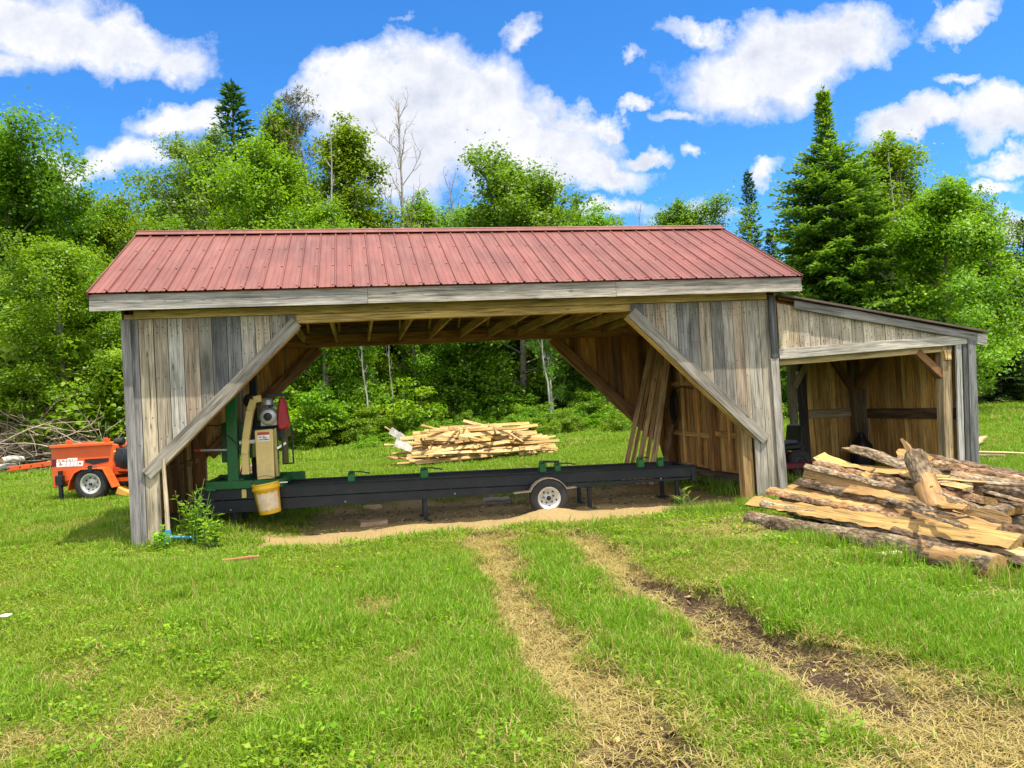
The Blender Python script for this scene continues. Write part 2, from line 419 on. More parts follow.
# ------------------------------------------------------------------ shed
L, D, HW, HE, HR = 9.166, 4.17, 2.99, 3.217, 4.48
OV, UL, UR = .30, .285, .282
LW, LD = 3.35, 2.87
GREY = [(.32, .29, .245), (.39, .335, .26), (.27, .255, .225), (.36, .315, .25), (.21, .205, .19), (.42, .38, .31), (.32, .255, .195), (.36, .335, .29)]
DKGREY = [(.115, .115, .115), (.15, .148, .145)]
TAN = [(.42, .335, .22), (.44, .36, .25), (.38, .30, .2)]
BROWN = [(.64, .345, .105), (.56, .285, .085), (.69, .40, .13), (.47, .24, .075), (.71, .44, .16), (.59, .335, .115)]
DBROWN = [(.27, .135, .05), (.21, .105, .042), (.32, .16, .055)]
YEL = (.52, .36, .135)
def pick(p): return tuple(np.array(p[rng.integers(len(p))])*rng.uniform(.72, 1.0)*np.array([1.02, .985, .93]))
shed = empty('lumber_shed', (BX, BY, 0), 'weathered grey board shed with a rusty red ribbed metal roof and open front', 'shed', TH)

def siding(u0, u1, v, top, bot, pal, axis='u', out=-1, wr=(.15, .2), thk=.022, special=None, mb=None, gap=(.005, .011), nails=False):
    """vertical boards; top/bot are functions of the coordinate along the wall"""
    mb = mb or MB(); a = u0; i = 0
    while a < u1-.02:
        w = min(rng.uniform(*wr), u1-a)
        if u1-a-w < .06: w = u1-a
        g = rng.uniform(*gap); a0, a1 = a+g/2, a+w-g/2
        p = (special or {}).get(i) or pick(pal)
        j = rng.normal(0, .0025); vo = v+j; vi = v+j-out*thk
        b0, b1 = bot(a0)+rng.normal(0, .004), bot(a1); t0, t1 = top(a0), top(a1)
        if t0-b0 < .01 and t1-b1 < .01: a += w; i += 1; continue
        b0 = min(b0, t0-.004); b1 = min(b1, t1-.004)
        P = [(a0, vo, b0), (a1, vo, b1), (a1, vi, b1), (a0, vi, b0), (a0, vo, t0), (a1, vo, t1), (a1, vi, t1), (a0, vi, t0)]
        T = np.array([(z, x-a, y-v) for x, y, z in P])+rng.uniform(0, 60, 3)
        if axis == 'v': P = [(y, x, z) for x, y, z in P]
        mb.add(P, BOXF, T, p)
        if nails:
            for hh in (t0-.1, t0-.19, (t0+max(b0, b1))/2+rng.normal(0, .12), max(b0, b1)+.14):
                for fx in (.25, .72):
                    xc = a0+(a1-a0)*(fx+rng.normal(0, .05)); zc = hh+rng.normal(0, .02); e = .0062
                    if zc > max(b0, b1)+.03: mb.add([(xc+dx*e, vo+out*dy, zc+dz*e) for dx, dy, dz in ((-1, .002, -1), (1, .002, -1), (1, -.002, -1), (-1, -.002, -1), (-1, .002, 1), (1, .002, 1), (1, -.002, 1), (-1, -.002, 1))], BOXF, None, (.03, .025, .02))
        a += w; i += 1
    return mb

def lin(p, q): return lambda a: p[1]+(q[1]-p[1])*(a-p[0])/(q[0]-p[0])
def const(c): return lambda a: c

# posts (rough square timbers)
def post(u, v, w0, w1, s=.15, tint=YEL, du=None, parent=shed, name='post'):
    mb = MB(); beam(mb, (u, v, w0), (u+rng.normal(0, .008), v, w1), du or s, s, (1, 0, 0), tint, segs=5, wob=.002)
    return mb.build(name, WOOD, parent, .006)
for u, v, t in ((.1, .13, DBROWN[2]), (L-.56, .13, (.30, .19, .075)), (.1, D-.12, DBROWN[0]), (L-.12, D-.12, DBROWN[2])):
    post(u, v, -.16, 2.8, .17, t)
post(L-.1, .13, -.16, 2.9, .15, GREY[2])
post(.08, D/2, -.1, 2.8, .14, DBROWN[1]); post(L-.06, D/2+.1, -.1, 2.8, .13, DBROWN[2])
# headers front/back, top plates
mb = MB(); beam(mb, (.0, .09, 2.885), (L, .09, 2.90), .17, .13, (0, 0, 1), YEL, segs=8, wob=.003); mb.build('front_header', WOOD, shed, .006)
mb = MB(); beam(mb, (.15, -.032, 2.955), (L-.15, -.032, 2.965), .105, .03, (0, 0, 1), (.40, .28, .11), segs=6, wob=.001); mb.build('header_board', WOOD, shed, .003)
mb = MB(); beam(mb, (0, D-.1, 2.885), (L, D-.1, 2.885), .22, .13, (0, 0, 1), (.36, .20, .085), segs=8, wob=.003); mb.build('back_header', WOOD, shed, .006)
for u, t in ((.07, DBROWN[0]), (L-.07, DBROWN[0])):
    mb = MB(); beam(mb, (u, .16, 2.9), (u, D-.17, 2.9), .15, .12, (0, 0, 1), t); mb.build('end_plate', WOOD, shed, .005)
# braces
brF = [((2.16, 2.80), (.22, .905)), ((6.86, 2.785), (8.87, .80))]
for (a, b) in brF:
    mb = MB(); beam(mb, (a[0], -.036, a[1]), (b[0], -.036, b[1]), .165, .03, (0, 0, 1), (.255, .23, .19), segs=6, wob=.001); mb.build('brace_board', WOOD, shed, .003)
    s = 1 if a[0] > 4 else -1
    mb = MB(); beam(mb, (a[0]-.01, .08, a[1]-.03), (b[0]-.01, .08, b[1]-.03), .13, .14, (0, 0, 1), YEL if s > 0 else BROWN[1], segs=5, wob=.001); mb.build('knee_brace', WOOD, shed, .005)
brB = [((2.25, 2.76), (.25, .92)), ((6.72, 2.76), (8.75, .72))]
for (a, b) in brB:
    mb = MB(); beam(mb, (a[0], D-.1, a[1]), (b[0], D-.1, b[1]), .2, .13, (0, 0, 1), (.30, .155, .062), segs=5, wob=.001); mb.build('back_brace', WOOD, shed, .005)
# front siding
lf = lin(brF[0][1], brF[0][0]); rf = lin(brF[1][0], brF[1][1])
DK = {8: DKGREY[0], 9: DKGREY[1]}
fs = siding(0.0, .372, -.012, const(2.9), const(-.12), GREY, nails=True, special={0: (.20, .19, .185), 1: TAN[1]})
siding(.374, 2.16, -.012, const(2.9), lf, GREY, nails=True, special={4: DKGREY[0], 5: DKGREY[1], 1: (.40, .37, .32)}, mb=fs).build('front_siding', WOOD, shed)
fs = siding(6.86, 8.688, -.012, const(2.9), rf, GREY, nails=True, special={0: (.12, .12, .125), 4: (.2, .195, .185)})
siding(8.69, L, -.012, const(2.9), const(-.12), GREY, nails=True, mb=fs).build('front_siding', WOOD, shed)
mb = MB(); beam(mb, (9.09, -.05, 2.02), (9.09, -.05, 2.97), .105, .035, (1, 0, 0), (.075, .077, .08)); mb.build('corner_board', WOOD, shed, .003)
mb = MB(); beam(mb, (9.10, -.04, -.1), (9.085, -.04, 2.015), .13, .03, (1, 0, 0), (.32, .29, .255), segs=4, wob=.001); mb.build('corner_board', WOOD, shed, .003)
mb = MB(); beam(mb, (.065, -.04, -.1), (.05, -.04, 2.9), .11, .03, (1, 0, 0), (.19, .18, .175), segs=4, wob=.001); mb.build('corner_board', WOOD, shed, .003)
# back siding (boards outside the back posts)
lb = lin(brB[0][1], brB[0][0]); rb = lin(brB[1][0], brB[1][1])
siding(.0, 2.25, D-.01, const(2.95), lambda a: lb(a), BROWN, out=1, gap=(0, .001)).build('back_siding', WOOD, shed)
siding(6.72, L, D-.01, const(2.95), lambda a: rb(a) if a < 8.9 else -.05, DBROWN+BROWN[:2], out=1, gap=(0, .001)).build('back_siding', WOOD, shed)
# end walls with gables
gab = lambda v: HE-.05+(HR-HE)*(1-abs(v-D/2)/(D/2+OV))-.03
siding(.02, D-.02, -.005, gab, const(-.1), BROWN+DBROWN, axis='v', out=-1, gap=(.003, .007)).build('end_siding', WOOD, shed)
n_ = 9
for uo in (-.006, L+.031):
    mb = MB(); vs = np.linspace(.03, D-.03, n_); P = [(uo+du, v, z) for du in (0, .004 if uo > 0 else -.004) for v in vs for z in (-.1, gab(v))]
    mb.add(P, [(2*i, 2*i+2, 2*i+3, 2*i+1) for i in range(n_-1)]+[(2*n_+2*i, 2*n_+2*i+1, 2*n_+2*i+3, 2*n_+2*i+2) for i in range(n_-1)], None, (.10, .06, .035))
    mb.build('gap_backing', WOOD, shed)  # added dark sheet behind the boards, keeps light out of the gaps
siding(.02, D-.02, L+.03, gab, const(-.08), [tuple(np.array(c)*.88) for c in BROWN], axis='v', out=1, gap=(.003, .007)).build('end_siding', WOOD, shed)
# girts and studs inside the end walls
for u, tnt, hs in ((L-.045, BROWN, (.78, 1.75)), (.075, DBROWN, (.85, 1.8))):
    for h in hs:
        mb = MB(); beam(mb, (u, .2, h), (u, D/2+.02, h+.03), .09, .045, (0, 0, 1), pick(tnt)); beam(mb, (u, D/2+.18, h-.02), (u, D-.22, h), .09, .045, (0, 0, 1), pick(tnt)); mb.build('girt', WOOD, shed, .003)
    for v in (.9, 1.55, 2.75, 3.4):
        mb = MB(); beam(mb, (u-.02 if u > 1 else u+.03, v, .22), (u-.02 if u > 1 else u+.03, v+.02, 2.8), .075, .05, (0, 1, 0), pick(tnt)); mb.build('stud', WOOD, shed, .003)
for u in (L-.1, .12):
    mb = MB(); beam(mb, (u, .24, .045), (u, D-.22, .045), .22, .16, (0, 0, 1), (.10, .075, .055), segs=4, wob=.002); mb.build('sill', WOOD, shed, .006)
# joists and rafters
for i in range(16):
    u = .3+i*.572
    mb = MB(); beam(mb, (u, .17, 2.915), (u, D-.18, 2.915), .14, .042, (0, 0, 1), (.44, .29, .12) if i % 3 else (.40, .27, .12)); mb.build('joist', WOOD, shed, .003)
    mb = MB(); sl = (HR-HE)/(D/2+OV)
    for sgn in (0, 1):
        v0, v1 = (-OV+.05, D/2-.012) if sgn == 0 else (D+OV-.05, D/2+.012)
        w0 = HE-.105+sl*.05; w1 = HR-.105
        beam(mb, (u+.045, v0, w0), (u+.045, v1, w1), .12, .04, (0, 0, 1), BROWN[1])
    mb.build('rafter', WOOD, shed)
# roof deck
sl = (HR-HE)/(D/2+OV)
for sgn in (0, 1):
    mb = MB(); k = 10
    for i in range(k):
        a, b = i/k, (i+1)/k-.004
        def pt(t, dz): return ((-OV+.02+t*(D/2+OV-.02)) if sgn == 0 else (D+OV-.02-t*(D/2+OV-.02)), HE+(HR-HE)*t-.014+dz)
        (va, wa), (vb, wb_) = pt(a, 0), pt(b, 0)
        P = [(-UL+.03, va, wa-.022), (L+UR-.03, va, wa-.022), (L+UR-.03, vb, wb_-.022), (-UL+.03, vb, wb_-.022),
             (-UL+.03, va, wa), (L+UR-.03, va, wa), (L+UR-.03, vb, wb_), (-UL+.03, vb, wb_)]
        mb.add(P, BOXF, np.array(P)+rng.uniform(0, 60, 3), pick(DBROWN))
    mb.build('roof_deck', WOOD, shed)
# ribbed metal sheets
def ribbed(u0, u1, v0, w0, v1, w1, pitch=.2305, h=.021, parent=shed, name='roof', mat=ROOF, screws=True, along='u'):
    mb = MB(); prof = []; a = u0
    while a < u1-1e-4:
        for du, z in ((0, 0), (.075, 0), (.077, .004), (.083, .004), (.085, 0), (.145, 0), (.147, .004), (.153, .004), (.155, 0), (.1985, 0), (.2085, h), (.2205, h)):
            if a+du < u1: prof.append((a+du, z))
        a += pitch
    prof.append((u1, 0))
    nrmv = nrm((0, -(w1-w0), abs(v1-v0))) if v1 > v0 else nrm((0, (w1-w0), abs(v1-v0)))
    rows = 5; V = []
    for r in range(rows):
        t = r/(rows-1); base = np.array([0, v0+(v1-v0)*t, w0+(w1-w0)*t])
        for (u, z) in prof:
            V.append(base+np.array([u, 0, 0])+nrmv*(z+.0015*math.sin(u*5.1+r)))
    n = len(prof)
    mb.add(V, [(r*n+i, r*n+i+1, (r+1)*n+i+1, (r+1)*n+i) for r in range(rows-1) for i in range(n-1)])
    a = u0
    while screws and a < u1-.25:
        for t in (.035, .34, .66, .965):
            c = np.array([a+.176, v0+(v1-v0)*t, w0+(w1-w0)*t])+nrmv*.006; e = .011
            dv = nrm((0, v1-v0, w1-w0)); du = np.array([1., 0, 0])
            q = [c+du*x*e+dv*y*e+nrmv*z for z in (-.006, .006) for x, y in ((-1, -1), (1, -1), (1, 1), (-1, 1))]
            mb.add(q, BOXF, mi=1)
        a += pitch
    o = mb.build(name, [mat, SCREW], parent)
    m = o.modifiers.new('thickness', 'SOLIDIFY'); m.thickness = .002; m.offset = -1
    return o
rf1 = ribbed(-UL, L+UR, -OV-.03, HE-.006, D/2-.01, HR-.006)
ribbed(-UL, L+UR, D+OV+.03, HE-.006, D/2+.01, HR-.006)
mb = MB()
beam(mb, (-UL-.01, D/2-.075, HR-.002), (L+UR+.01, D/2-.075, HR-.002), .17, .006, (0, 1, sl)); beam(mb, (-UL-.01, D/2+.075, HR-.002), (L+UR+.01, D/2+.075, HR-.002), .17, .006, (0, 1, -sl))
tube(mb, [(-UL-.01, D/2, HR+.034), (L+UR+.01, D/2, HR+.034)], .022, 8)
mb.build('ridge_cap', ROOF, shed)
for u in (-UL-.008, L+UR+.008):
    mb = MB()
    for v0, v1 in ((-OV-.03, D/2), (D+OV+.03, D/2)):
        s_ = 1 if v1 > v0 else -1
        beam(mb, (u, v0, HE-.035), (u, v1-s_*.004, HR-.035), .085, .012, (0, -s_*sl, 1))
    mb.build('rake_trim', ROOF, shed)
    mb = MB()
    for v0, v1 in ((-OV+.03, D/2), (D+OV-.03, D/2)):
        s_ = 1 if v1 > v0 else -1
        beam(mb, (u*(1) - (.018 if u > 0 else -.018), v0, HE-.115), (u-(.018 if u > 0 else -.018), v1-s_*.01, HR-.115), .14, .024, (0, -s_*sl, 1), pick(GREY))
    mb.build('rake_board', WOOD, shed)
# fascia: three boards butted along the front eave, pale worn lower lip
mb = MB()
for a, b, t in ((-UL, 3.1, (.235, .22, .195)), (3.105, 6.55, (.26, .235, .195)), (6.555, L+UR, (.28, .25, .21))):
    beam(mb, (a, -OV+.012, 3.112), (b, -OV+.012, 3.112), .15, .026, (0, 0, 1), t, segs=8, wob=.0015)
    beam(mb, (a, -OV+.006, 3.012), (b, -OV+.006, 3.012), .052, .034, (0, 0, 1), tuple(np.array(t)*1.25+.03), segs=8, wob=.001)
mb.build('fascia', WOOD, shed)
mb = MB(); beam(mb, (-UL, D+OV-.012, 3.1), (L+UR, D+OV-.012, 3.1), .19, .026, (0, 0, 1), GREY[2]); mb.build('fascia', WOOD, shed)

# lean-to
lt = lambda u: 2.92-(u-9.2)*.192
hd = lambda u: 2.075+(u-9.17)*.031
mb = MB(); beam(mb, (9.165, -.04, hd(9.165)), (12.62, -.04, hd(12.62)), .15, .04, (0, 0, 1), (.42, .385, .32), segs=8, wob=.0015); mb.build('lean_to_header', WOOD, shed, .003)
mb = MB(); beam(mb, (9.2, .08, hd(9.2)-.1), (12.25, .08, hd(12.25)-.1), .15, .1, (0, 0, 1), (.40, .29, .13), segs=5, wob=.002); mb.build('lean_to_beam', WOOD, shed, .005)
siding(9.2, 12.55, -.012, lambda u: lt(u)-.07, lambda u: hd(u)+.0, [(.50, .44, .33), (.45, .40, .31), (.50, .44, .35), (.43, .38, .30)], special={0: TAN[1], 1: TAN[0]}, wr=(.165, .2), nails=True).build('lean_to_siding', WOOD, shed)
mb = MB(); beam(mb, (9.45, -.07, lt(9.45)-.055), (12.75, -.07, lt(12.75)-.055), .12, .026, (0, 0, 1), (.22, .205, .19), segs=6, wob=.001); mb.build('lean_to_rake_board', WOOD, shed, .003)
mb = MB(); beam(mb, (12.62, -.085, lt(12.62)-.09), (12.79, -.085, lt(12.79)-.09), .17, .02, (0, 0, 1), (.36, .34, .30)); mb.build('rake_board_end', WOOD, shed, .002)
for sgn, mat, dz, nm in ((0, ROOF2, .03, 'lean_to_roof'),):
    P = []
    for dz in (0, .02):
        P += [(9.2, -.14, lt(9.2)+.03+dz), (12.81, -.14, lt(12.81)+.03+dz), (12.81, LD+.2, lt(12.81)+.03+dz), (9.2, LD+.2, lt(9.2)+.03+dz)]
    mb = MB(); mb.add(P, BOXF)
    for j in range(12):
        v = -.1+j*.26
        beam(mb, (9.22, v, lt(9.22)+.058), (12.8, v, lt(12.8)+.058), .03, .018, (0, 1, 0))
    mb.build(nm, mat, shed)
mb = MB()
for j in range(9):
    v = .0+j*.34
    beam(mb, (9.23, v+.15, lt(9.23)+.008), (12.78, v+.15, lt(12.78)+.008), .33, .022, (0, 1, 0), pick(DBROWN))
mb.build('roof_deck', WOOD, shed)
for v in (.12, .8, 1.5, 2.2, 2.78):
    mb = MB(); beam(mb, (9.22, v, lt(9.22)-.075), (12.7, v, lt(12.7)-.075), .13, .042, (0, 0, 1), pick(BROWN)); mb.build('rafter', WOOD, shed)
# lean-to posts
mb = MB(); beam(mb, (12.05, .1, -.12), (12.14, .1, 2.12), .16, .16, (1, 0, 0), (.30, .22, .125), segs=5, wob=.002); mb.build('post', WOOD, shed, .006); post(12.12, .03, 1.86, 2.02, .12, (.46, .30, .12), name='post_cap')
mb = MB(); beam(mb, (12.205, -.035, -.12), (12.30, -.035, hd(12.3)-.077), .1, .035, (1, 0, 0), (.34, .325, .3)); mb.build('corner_board', WOOD, shed, .003)
mb = MB(); beam(mb, (12.315, -.05, -.12), (12.42, -.05, hd(12.4)-.077), .1, .028, (1, 0, 0), (.10, .098, .095)); mb.build('corner_board', WOOD, shed, .003)
mb = MB(); beam(mb, (12.425, -.055, -.12), (12.53, -.055, hd(12.5)+.07), .15, .05, (1, 0, 0), (.155, .155, .152), segs=4, wob=.001); mb.build('corner_board', WOOD, shed, .003)
post(12.38, LD-.1, -.1, 2.15, .15, (.17, .115, .06)); post(11.06, LD-.1, -.1, 2.4, .12, (.27, .22, .16)); post(11.27, LD-.1, -.1, 2.3, .14, (.05, .04, .032))  # last post has its shade painted into the near-black tint
siding(11.3, 12.5, LD, lambda u: lt(u)-.03, const(-.08), [(.62, .38, .12), (.66, .43, .15), (.54, .32, .10)], out=1, wr=(.1, .17), gap=(.004, .009)).build('lean_to_siding', WOOD, shed)
mb = MB(); box(mb, (11.3, LD+.002, -.08), (12.52, LD+.01, 2.2), (.08, .05, .03)); mb.build('gap_backing', WOOD, shed); mb = MB(); box(mb, (12.482, .16, -.08), (12.49, LD, 2.24), (.08, .05, .03)); mb.build('gap_backing', WOOD, shed)  # added dark backing sheets so the lean-to board gaps stay dark
siding(.16, LD-.02, 12.48, const(lt(12.55)-.02), const(-.08), [(.64, .37, .115), (.58, .32, .09), (.68, .43, .15), (.52, .29, .09)], axis='v', out=1, wr=(.13, .19), gap=(.004, .009)).build('lean_to_siding', WOOD, shed)
mb = MB(); beam(mb, (11.36, LD-.05, 1.02), (12.34, LD-.05, 1.0), .17, .045, (0, 0, 1), (.30, .235, .14)); mb.build('wall_rail', WOOD, shed, .003)
mb = MB(); beam(mb, (12.44, .25, .99), (12.44, LD-.4, .98), .18, .05, (0, 0, 1), (.115, .07, .042)); mb.build('wall_rail', WOOD, shed, .003)
mb = MB(); beam(mb, (12.43, LD-.3, .0), (12.43, LD-.3, 1.45), .2, .03, (0, 1, 0), (.30, .22, .15)); mb.build('wall_board', WOOD, shed, .003)
for p0, p1, t in (((12.38, LD-.22, 1.5), (12.38, LD-.85, 2.1), DBROWN[1]), ((12.34, LD-.1, 1.5), (11.9, LD-.1, 2.15), DBROWN[1]), ((11.08, LD-.12, 1.55), (11.5, LD-.12, 2.2), (.34, .27, .17)),
                  ((12.2, .2, 1.5), (12.2, .75, 2.1), DBROWN[0]), ((12.06, .08, 1.62), (11.62, .08, 2.02), DBROWN[1])):
    mb = MB(); beam(mb, p0, p1, .12, .1, (0, 0, 1), t); mb.build('knee_brace', WOOD, shed, .004)
# ------------------------------------------------------------------ sawmill
yaw = math.atan2(.60-.95, 7.97-.76)
mill = empty('portable_sawmill', to_world(.76, .95, 0), 'green portable band sawmill on a long black track with one white-rimmed wheel', 'sawmill', TH+yaw)
MLEN = 7.22
mt = lambda x: .585-.0205*x       # top of the track
def mill_x(px, py, v=.85): return on_v(px, py, v)[0]-.76
for y, nm in ((0, 'front_rail'), (.82, 'back_rail')):
    mb = MB()
    beam(mb, (-.1, y, mt(-.1)-.085), (MLEN, y, mt(MLEN)-.085), .155, .09, (0, 0, 1), segs=10, wob=.0012)
    V8 = [(xx, yy, zz) for xx in (-.1, MLEN-.05) for yy, zz in ((y-.023, mt(xx)-.178), (y+.047, mt(xx)-.178), (y+.047, .225), (y-.023, .225))]; mb.add(V8, [(0, 1, 2, 3), (7, 6, 5, 4), (0, 4, 5, 1), (1, 5, 6, 2), (2, 6, 7, 3), (3, 7, 4, 0)])
    beam(mb, (-.1, y-.02, mt(-.1)+.004), (MLEN+.02, y-.02, mt(MLEN)+.004), .012, .14, (0, 0, 1))
    for i in range(14):
        x = .2+i*.53
        box(mb, (x-.008, y-.05, mt(x)-.12), (x+.008, y-.046, mt(x)-.10)); box(mb, (x+.1, y-.033, .26), (x+.12, y-.022, .28), mi=i % 3 == 0)
        box(mb, (x-.02, y-.012, mt(x)-.20), (x+.02, y+.01, mt(x)-.15))
    mb.build(nm, [BLACK, STEEL], mill, .004)
for i in range(8):
    x = .25+i*.95
    mb = MB(); beam(mb, (x, .05, mt(x)-.12), (x, .77, mt(x)-.12), .09, .09, (0, 0, 1)); mb.build('cross_member', BLACK, mill, .004)
for i, x in enumerate((.35, 3.05, 5.55, 6.95)):
    for y in (.06, .76):
        mb = MB(); z0 = -.12; box(mb, (x-.03, y-.03, z0), (x+.03, y+.03, mt(x)-.2)); box(mb, (x-.08, y-.08, z0), (x+.08, y+.08, z0+.02)); mb.build('jack_leg', BLACK, mill, .003)
mb = MB(); box(mb, (MLEN-.06, -.06, .2), (MLEN+.005, .88, mt(MLEN)-.01)); mb.build('end_plate', BLACK, mill, .003)
# log stops along the front rail
for px, py, w_, h_, lever in ((352, 486, .10, .15, 1), (425, 483, .115, .155, 1), (542, 476, .10, .17, 0), (556.5, 475, .085, .13, 1), (637.5, 470, .1, .16, 0), (656.5, 469, .085, .135, 0)):
    x = mill_x(px, py, .8); z = mt(x)+.01
    mb = MB(); box(mb, (x-w_/2, -.05, z), (x+w_/2, .06, z+h_*.8)); box(mb, (x-w_*.42, -.04, z+h_*.8), (x+w_*.3, .05, z+h_)); box(mb, (x-w_*.62, -.03, z), (x-w_/2, .03, z+.03))
    ls = mb.build('log_stop', GREEN, mill, .006)
    mb = MB(); tube(mb, [(x-w_*.3, -.045, z+h_*.7), (x+.02, -.06, z+h_*.95), (x+.12, -.06, z+h_*.92)]+([(x+.27, -.07, z+h_*.72)] if lever else []), .011, 6); mb.build('lever', BLACK, ls)
mb = MB(); x1 = mill_x(542, 470); x2 = mill_x(556, 470); beam(mb, (x1, 0, mt(x1)+.165), (x2+.02, 0, mt(x1)+.15), .03, .05, (0, 0, 1)); mb.build('stop_bar', BLACK, mill, .004)
# road wheel, axle, fender
wx = mill_x(549, 498, .55)
wc = np.array([wx, -.19, .125])
mb = MB(); R_ = .286
lathe(mb, [(R_*.60, -.07), (R_*.66, -.078), (R_*.9, -.075), (R_*.985, -.05), (R_, -.02), (R_, .02), (R_*.985, .05), (R_*.9, .075), (R_*.66, .078), (R_*.60, .07)], 36, 'y', wc)
tyre = mb.build('wheel', RUBBER, mill)
mb = MB(); lathe(mb, [(.0, -.03), (.05, -.03), (.06, -.012), (.085, -.012), (.12, -.035), (.15, -.06), (.172, -.07), (.178, -.06), (.172, .06)], 30, 'y', wc)
for q in range(5):
    a = q*2*math.pi/5+.4; c = wc+np.array([math.cos(a)*.074, -.016, math.sin(a)*.074]); lathe(mb, [(0, -.012), (.011, -.012), (.011, .004)], 8, 'y', c, mi=1)
    c = wc+np.array([math.cos(a+.6)*.118, -.04, math.sin(a+.6)*.118]); lathe(mb, [(0, -.001), (.017, -.001), (.017, .004)], 10, 'y', c, mi=1)
lathe(mb, [(0, -.06), (.028, -.055), (.036, -.03)], 12, 'y', wc, mi=1)
mb.build('rim', [CHROME, BLACK], tyre)
mb = MB(); tube(mb, [wc+np.array([0, .03, 0]), wc+np.array([0, 1.0, 0])], .03, 10); mb.build('axle', BLACK, mill)
mb = MB(); xs = [wx-.52, wx-.30, wx-.27]+[wx+.30*math.cos(a) for a in np.linspace(math.pi*.86, math.pi*.14, 9)]+[wx+.3, wx+.42]
zs = [.235, .245, .245]+[.125+.298*math.sin(a) for a in np.linspace(math.pi*.86, math.pi*.14, 9)]+[.255, .26]
for (xa, za), (xb, zb) in zip(zip(xs, zs), list(zip(xs, zs))[1:]):
    if abs(xb-xa) > 1e-3: beam(mb, (xa, -.19, za), (xb, -.19, zb), .14, .014, (0, 1, 0))
mb.build('fender', mat_simple('tan_steel', (.36, .28, .2), .7, dirt=(.09, .08, .07)), mill)  # tan strip arched over the tyre
# carriage
zb = mt(.5)+.012
mb = MB(); beam(mb, (0, -.06, zb+.05), (1.05, -.06, zb+.02), .115, .10, (0, 0, 1)); box(mb, (.02, -.12, zb-.03), (.14, -.1, zb+.06)); mb.build('carriage_base', GREEN, mill, .006)
mb = MB(); beam(mb, (-.02, .86, zb+.06), (1.25, .86, zb+.03), .13, .09, (0, 0, 1)); beam(mb, (.02, 0, zb+.05), (.02, .86, zb+.06), .1, .08, (0, 0, 1)); beam(mb, (1.02, 0, zb+.02), (1.02, .86, zb+.03), .1, .08, (0, 0, 1)); mb.build('carriage_frame', GREEN, mill, .006)
mb = MB(); beam(mb, (.37, .0, zb+.06), (.39, .0, 2.42), .15, .14, (1, 0, 0)); box(mb, (.27, -.03, zb+.09), (.50, .05, zb+.12)); mb.build('mast', GREEN, mill, .006)
mb = MB(); beam(mb, (.53, .84, zb+.06), (.55, .84, 2.42), .11, .11, (1, 0, 0)); mb.build('mast', BLACK, mill, .006)
mb = MB(); beam(mb, (.25, .22, .93), (.27, .22, 1.5), .16, .05, (1, 0, 0)); box(mb, (.46, .1, .98), (.62, .5, 1.5)); mb.build('mast_slide', GREEN, mill, .006)
mb = MB(); beam(mb, (.40, .5, 1.32), (.40, .5, 2.3), .035, .035, (1, 0, 0)); beam(mb, (.5, .3, 1.4), (.5, .3, 2.4), .03, .03, (1, 0, 0)); mb.build('lift_screw', STEEL, mill, .002)
mb = MB(); beam(mb, (.34, -.09, 2.37), (.6, .9, 2.37), .1, .1, (0, 0, 1)); mb.build('mast_cap', GREEN, mill, .005)
mb = MB(); beam(mb, (.47, -.05, 1.215), (.74, -.02, 1.22), .055, .04, (0, 0, 1)); beam(mb, (-.1, -.02, 1.14), (.37, -.02, 1.12), .03, .03, (0, 0, 1)); mb.build('guide_arm', STEEL, mill, .003)
mb = MB(); tube(mb, [(-.14, -.03, 1.14), (-.06, -.03, 1.14)], .018, 8); mb.build('hand_grip', REDS, mill)
mb = MB(); tube(mb, [(.3, -.06, 1.35), (.45, -.09, 1.2), (.52, -.08, .95), (.47, -.07, .75)], .01, 6); tube(mb, [(-.05, -.03, 1.5), (.2, -.06, 1.47), (.33, -.06, 1.52)], .009, 6); mb.build('hose', BLACKP, mill)
mb = MB(); box(mb, (.6, .08, 1.24), (1.08, 1.0, 1.40)); box(mb, (.62, .3, 1.40), (1.05, .85, 1.5)); mb.build('head_frame', BLACK, mill, .006)
# blade guards
mb = MB(); prism(mb, [(.70, .675), (.935, .68), (.945, 1.37), (.93, 1.385), (.71, 1.375), (.695, 1.36)], -.09, .07); mb.build('blade_guard', CREAM, mill, .008)
mb = MB(); prism(mb, [(.945, .70), (.985, .70), (.985, 1.40), (.945, 1.38)], -.03, .12); mb.build('guard_edge', mat_simple('olive_paint', (.30, .27, .10), .5), mill, .004)
gp = [(.80, 1.83), (.70, 1.81), (.64, 1.66), (.57, 1.28), (.545, 1.05), (.55, .76)]
mb = MB()
for (xa, za), (xb, zb_) in zip(gp[:-1], gp[1:]): beam(mb, (xa, -.04, za), (xb, -.04, zb_), .10, .12, (0, 1, 0)) if False else beam(mb, (xa, -.04, za), (xb, -.04, zb_), .095, .13, (1, 0, 0) if abs(zb_-za) > abs(xb-xa) else (0, 0, 1))
mb.build('belt_guard', CREAM, mill, .006)
stk = MB(); box(stk, (.735, -.0935, 1.215), (.895, -.091, 1.345)); st_o = stk.build('warning_sticker', WHITE, mill)
mb = MB(); box(mb, (.735, -.0965, 1.305), (.895, -.094, 1.345)); mb.build('sticker_band', REDS, st_o)
mb = MB()
for a, b, z in ((.755, .785, 1.277), (.81, .83, 1.283), (.80, .86, 1.262), (.75, .80, 1.238), (.81, .885, 1.238)): box(mb, (a, -.0965, z-.006), (b, -.094, z+.006))
mb.build('sticker_lettering', INK, st_o)
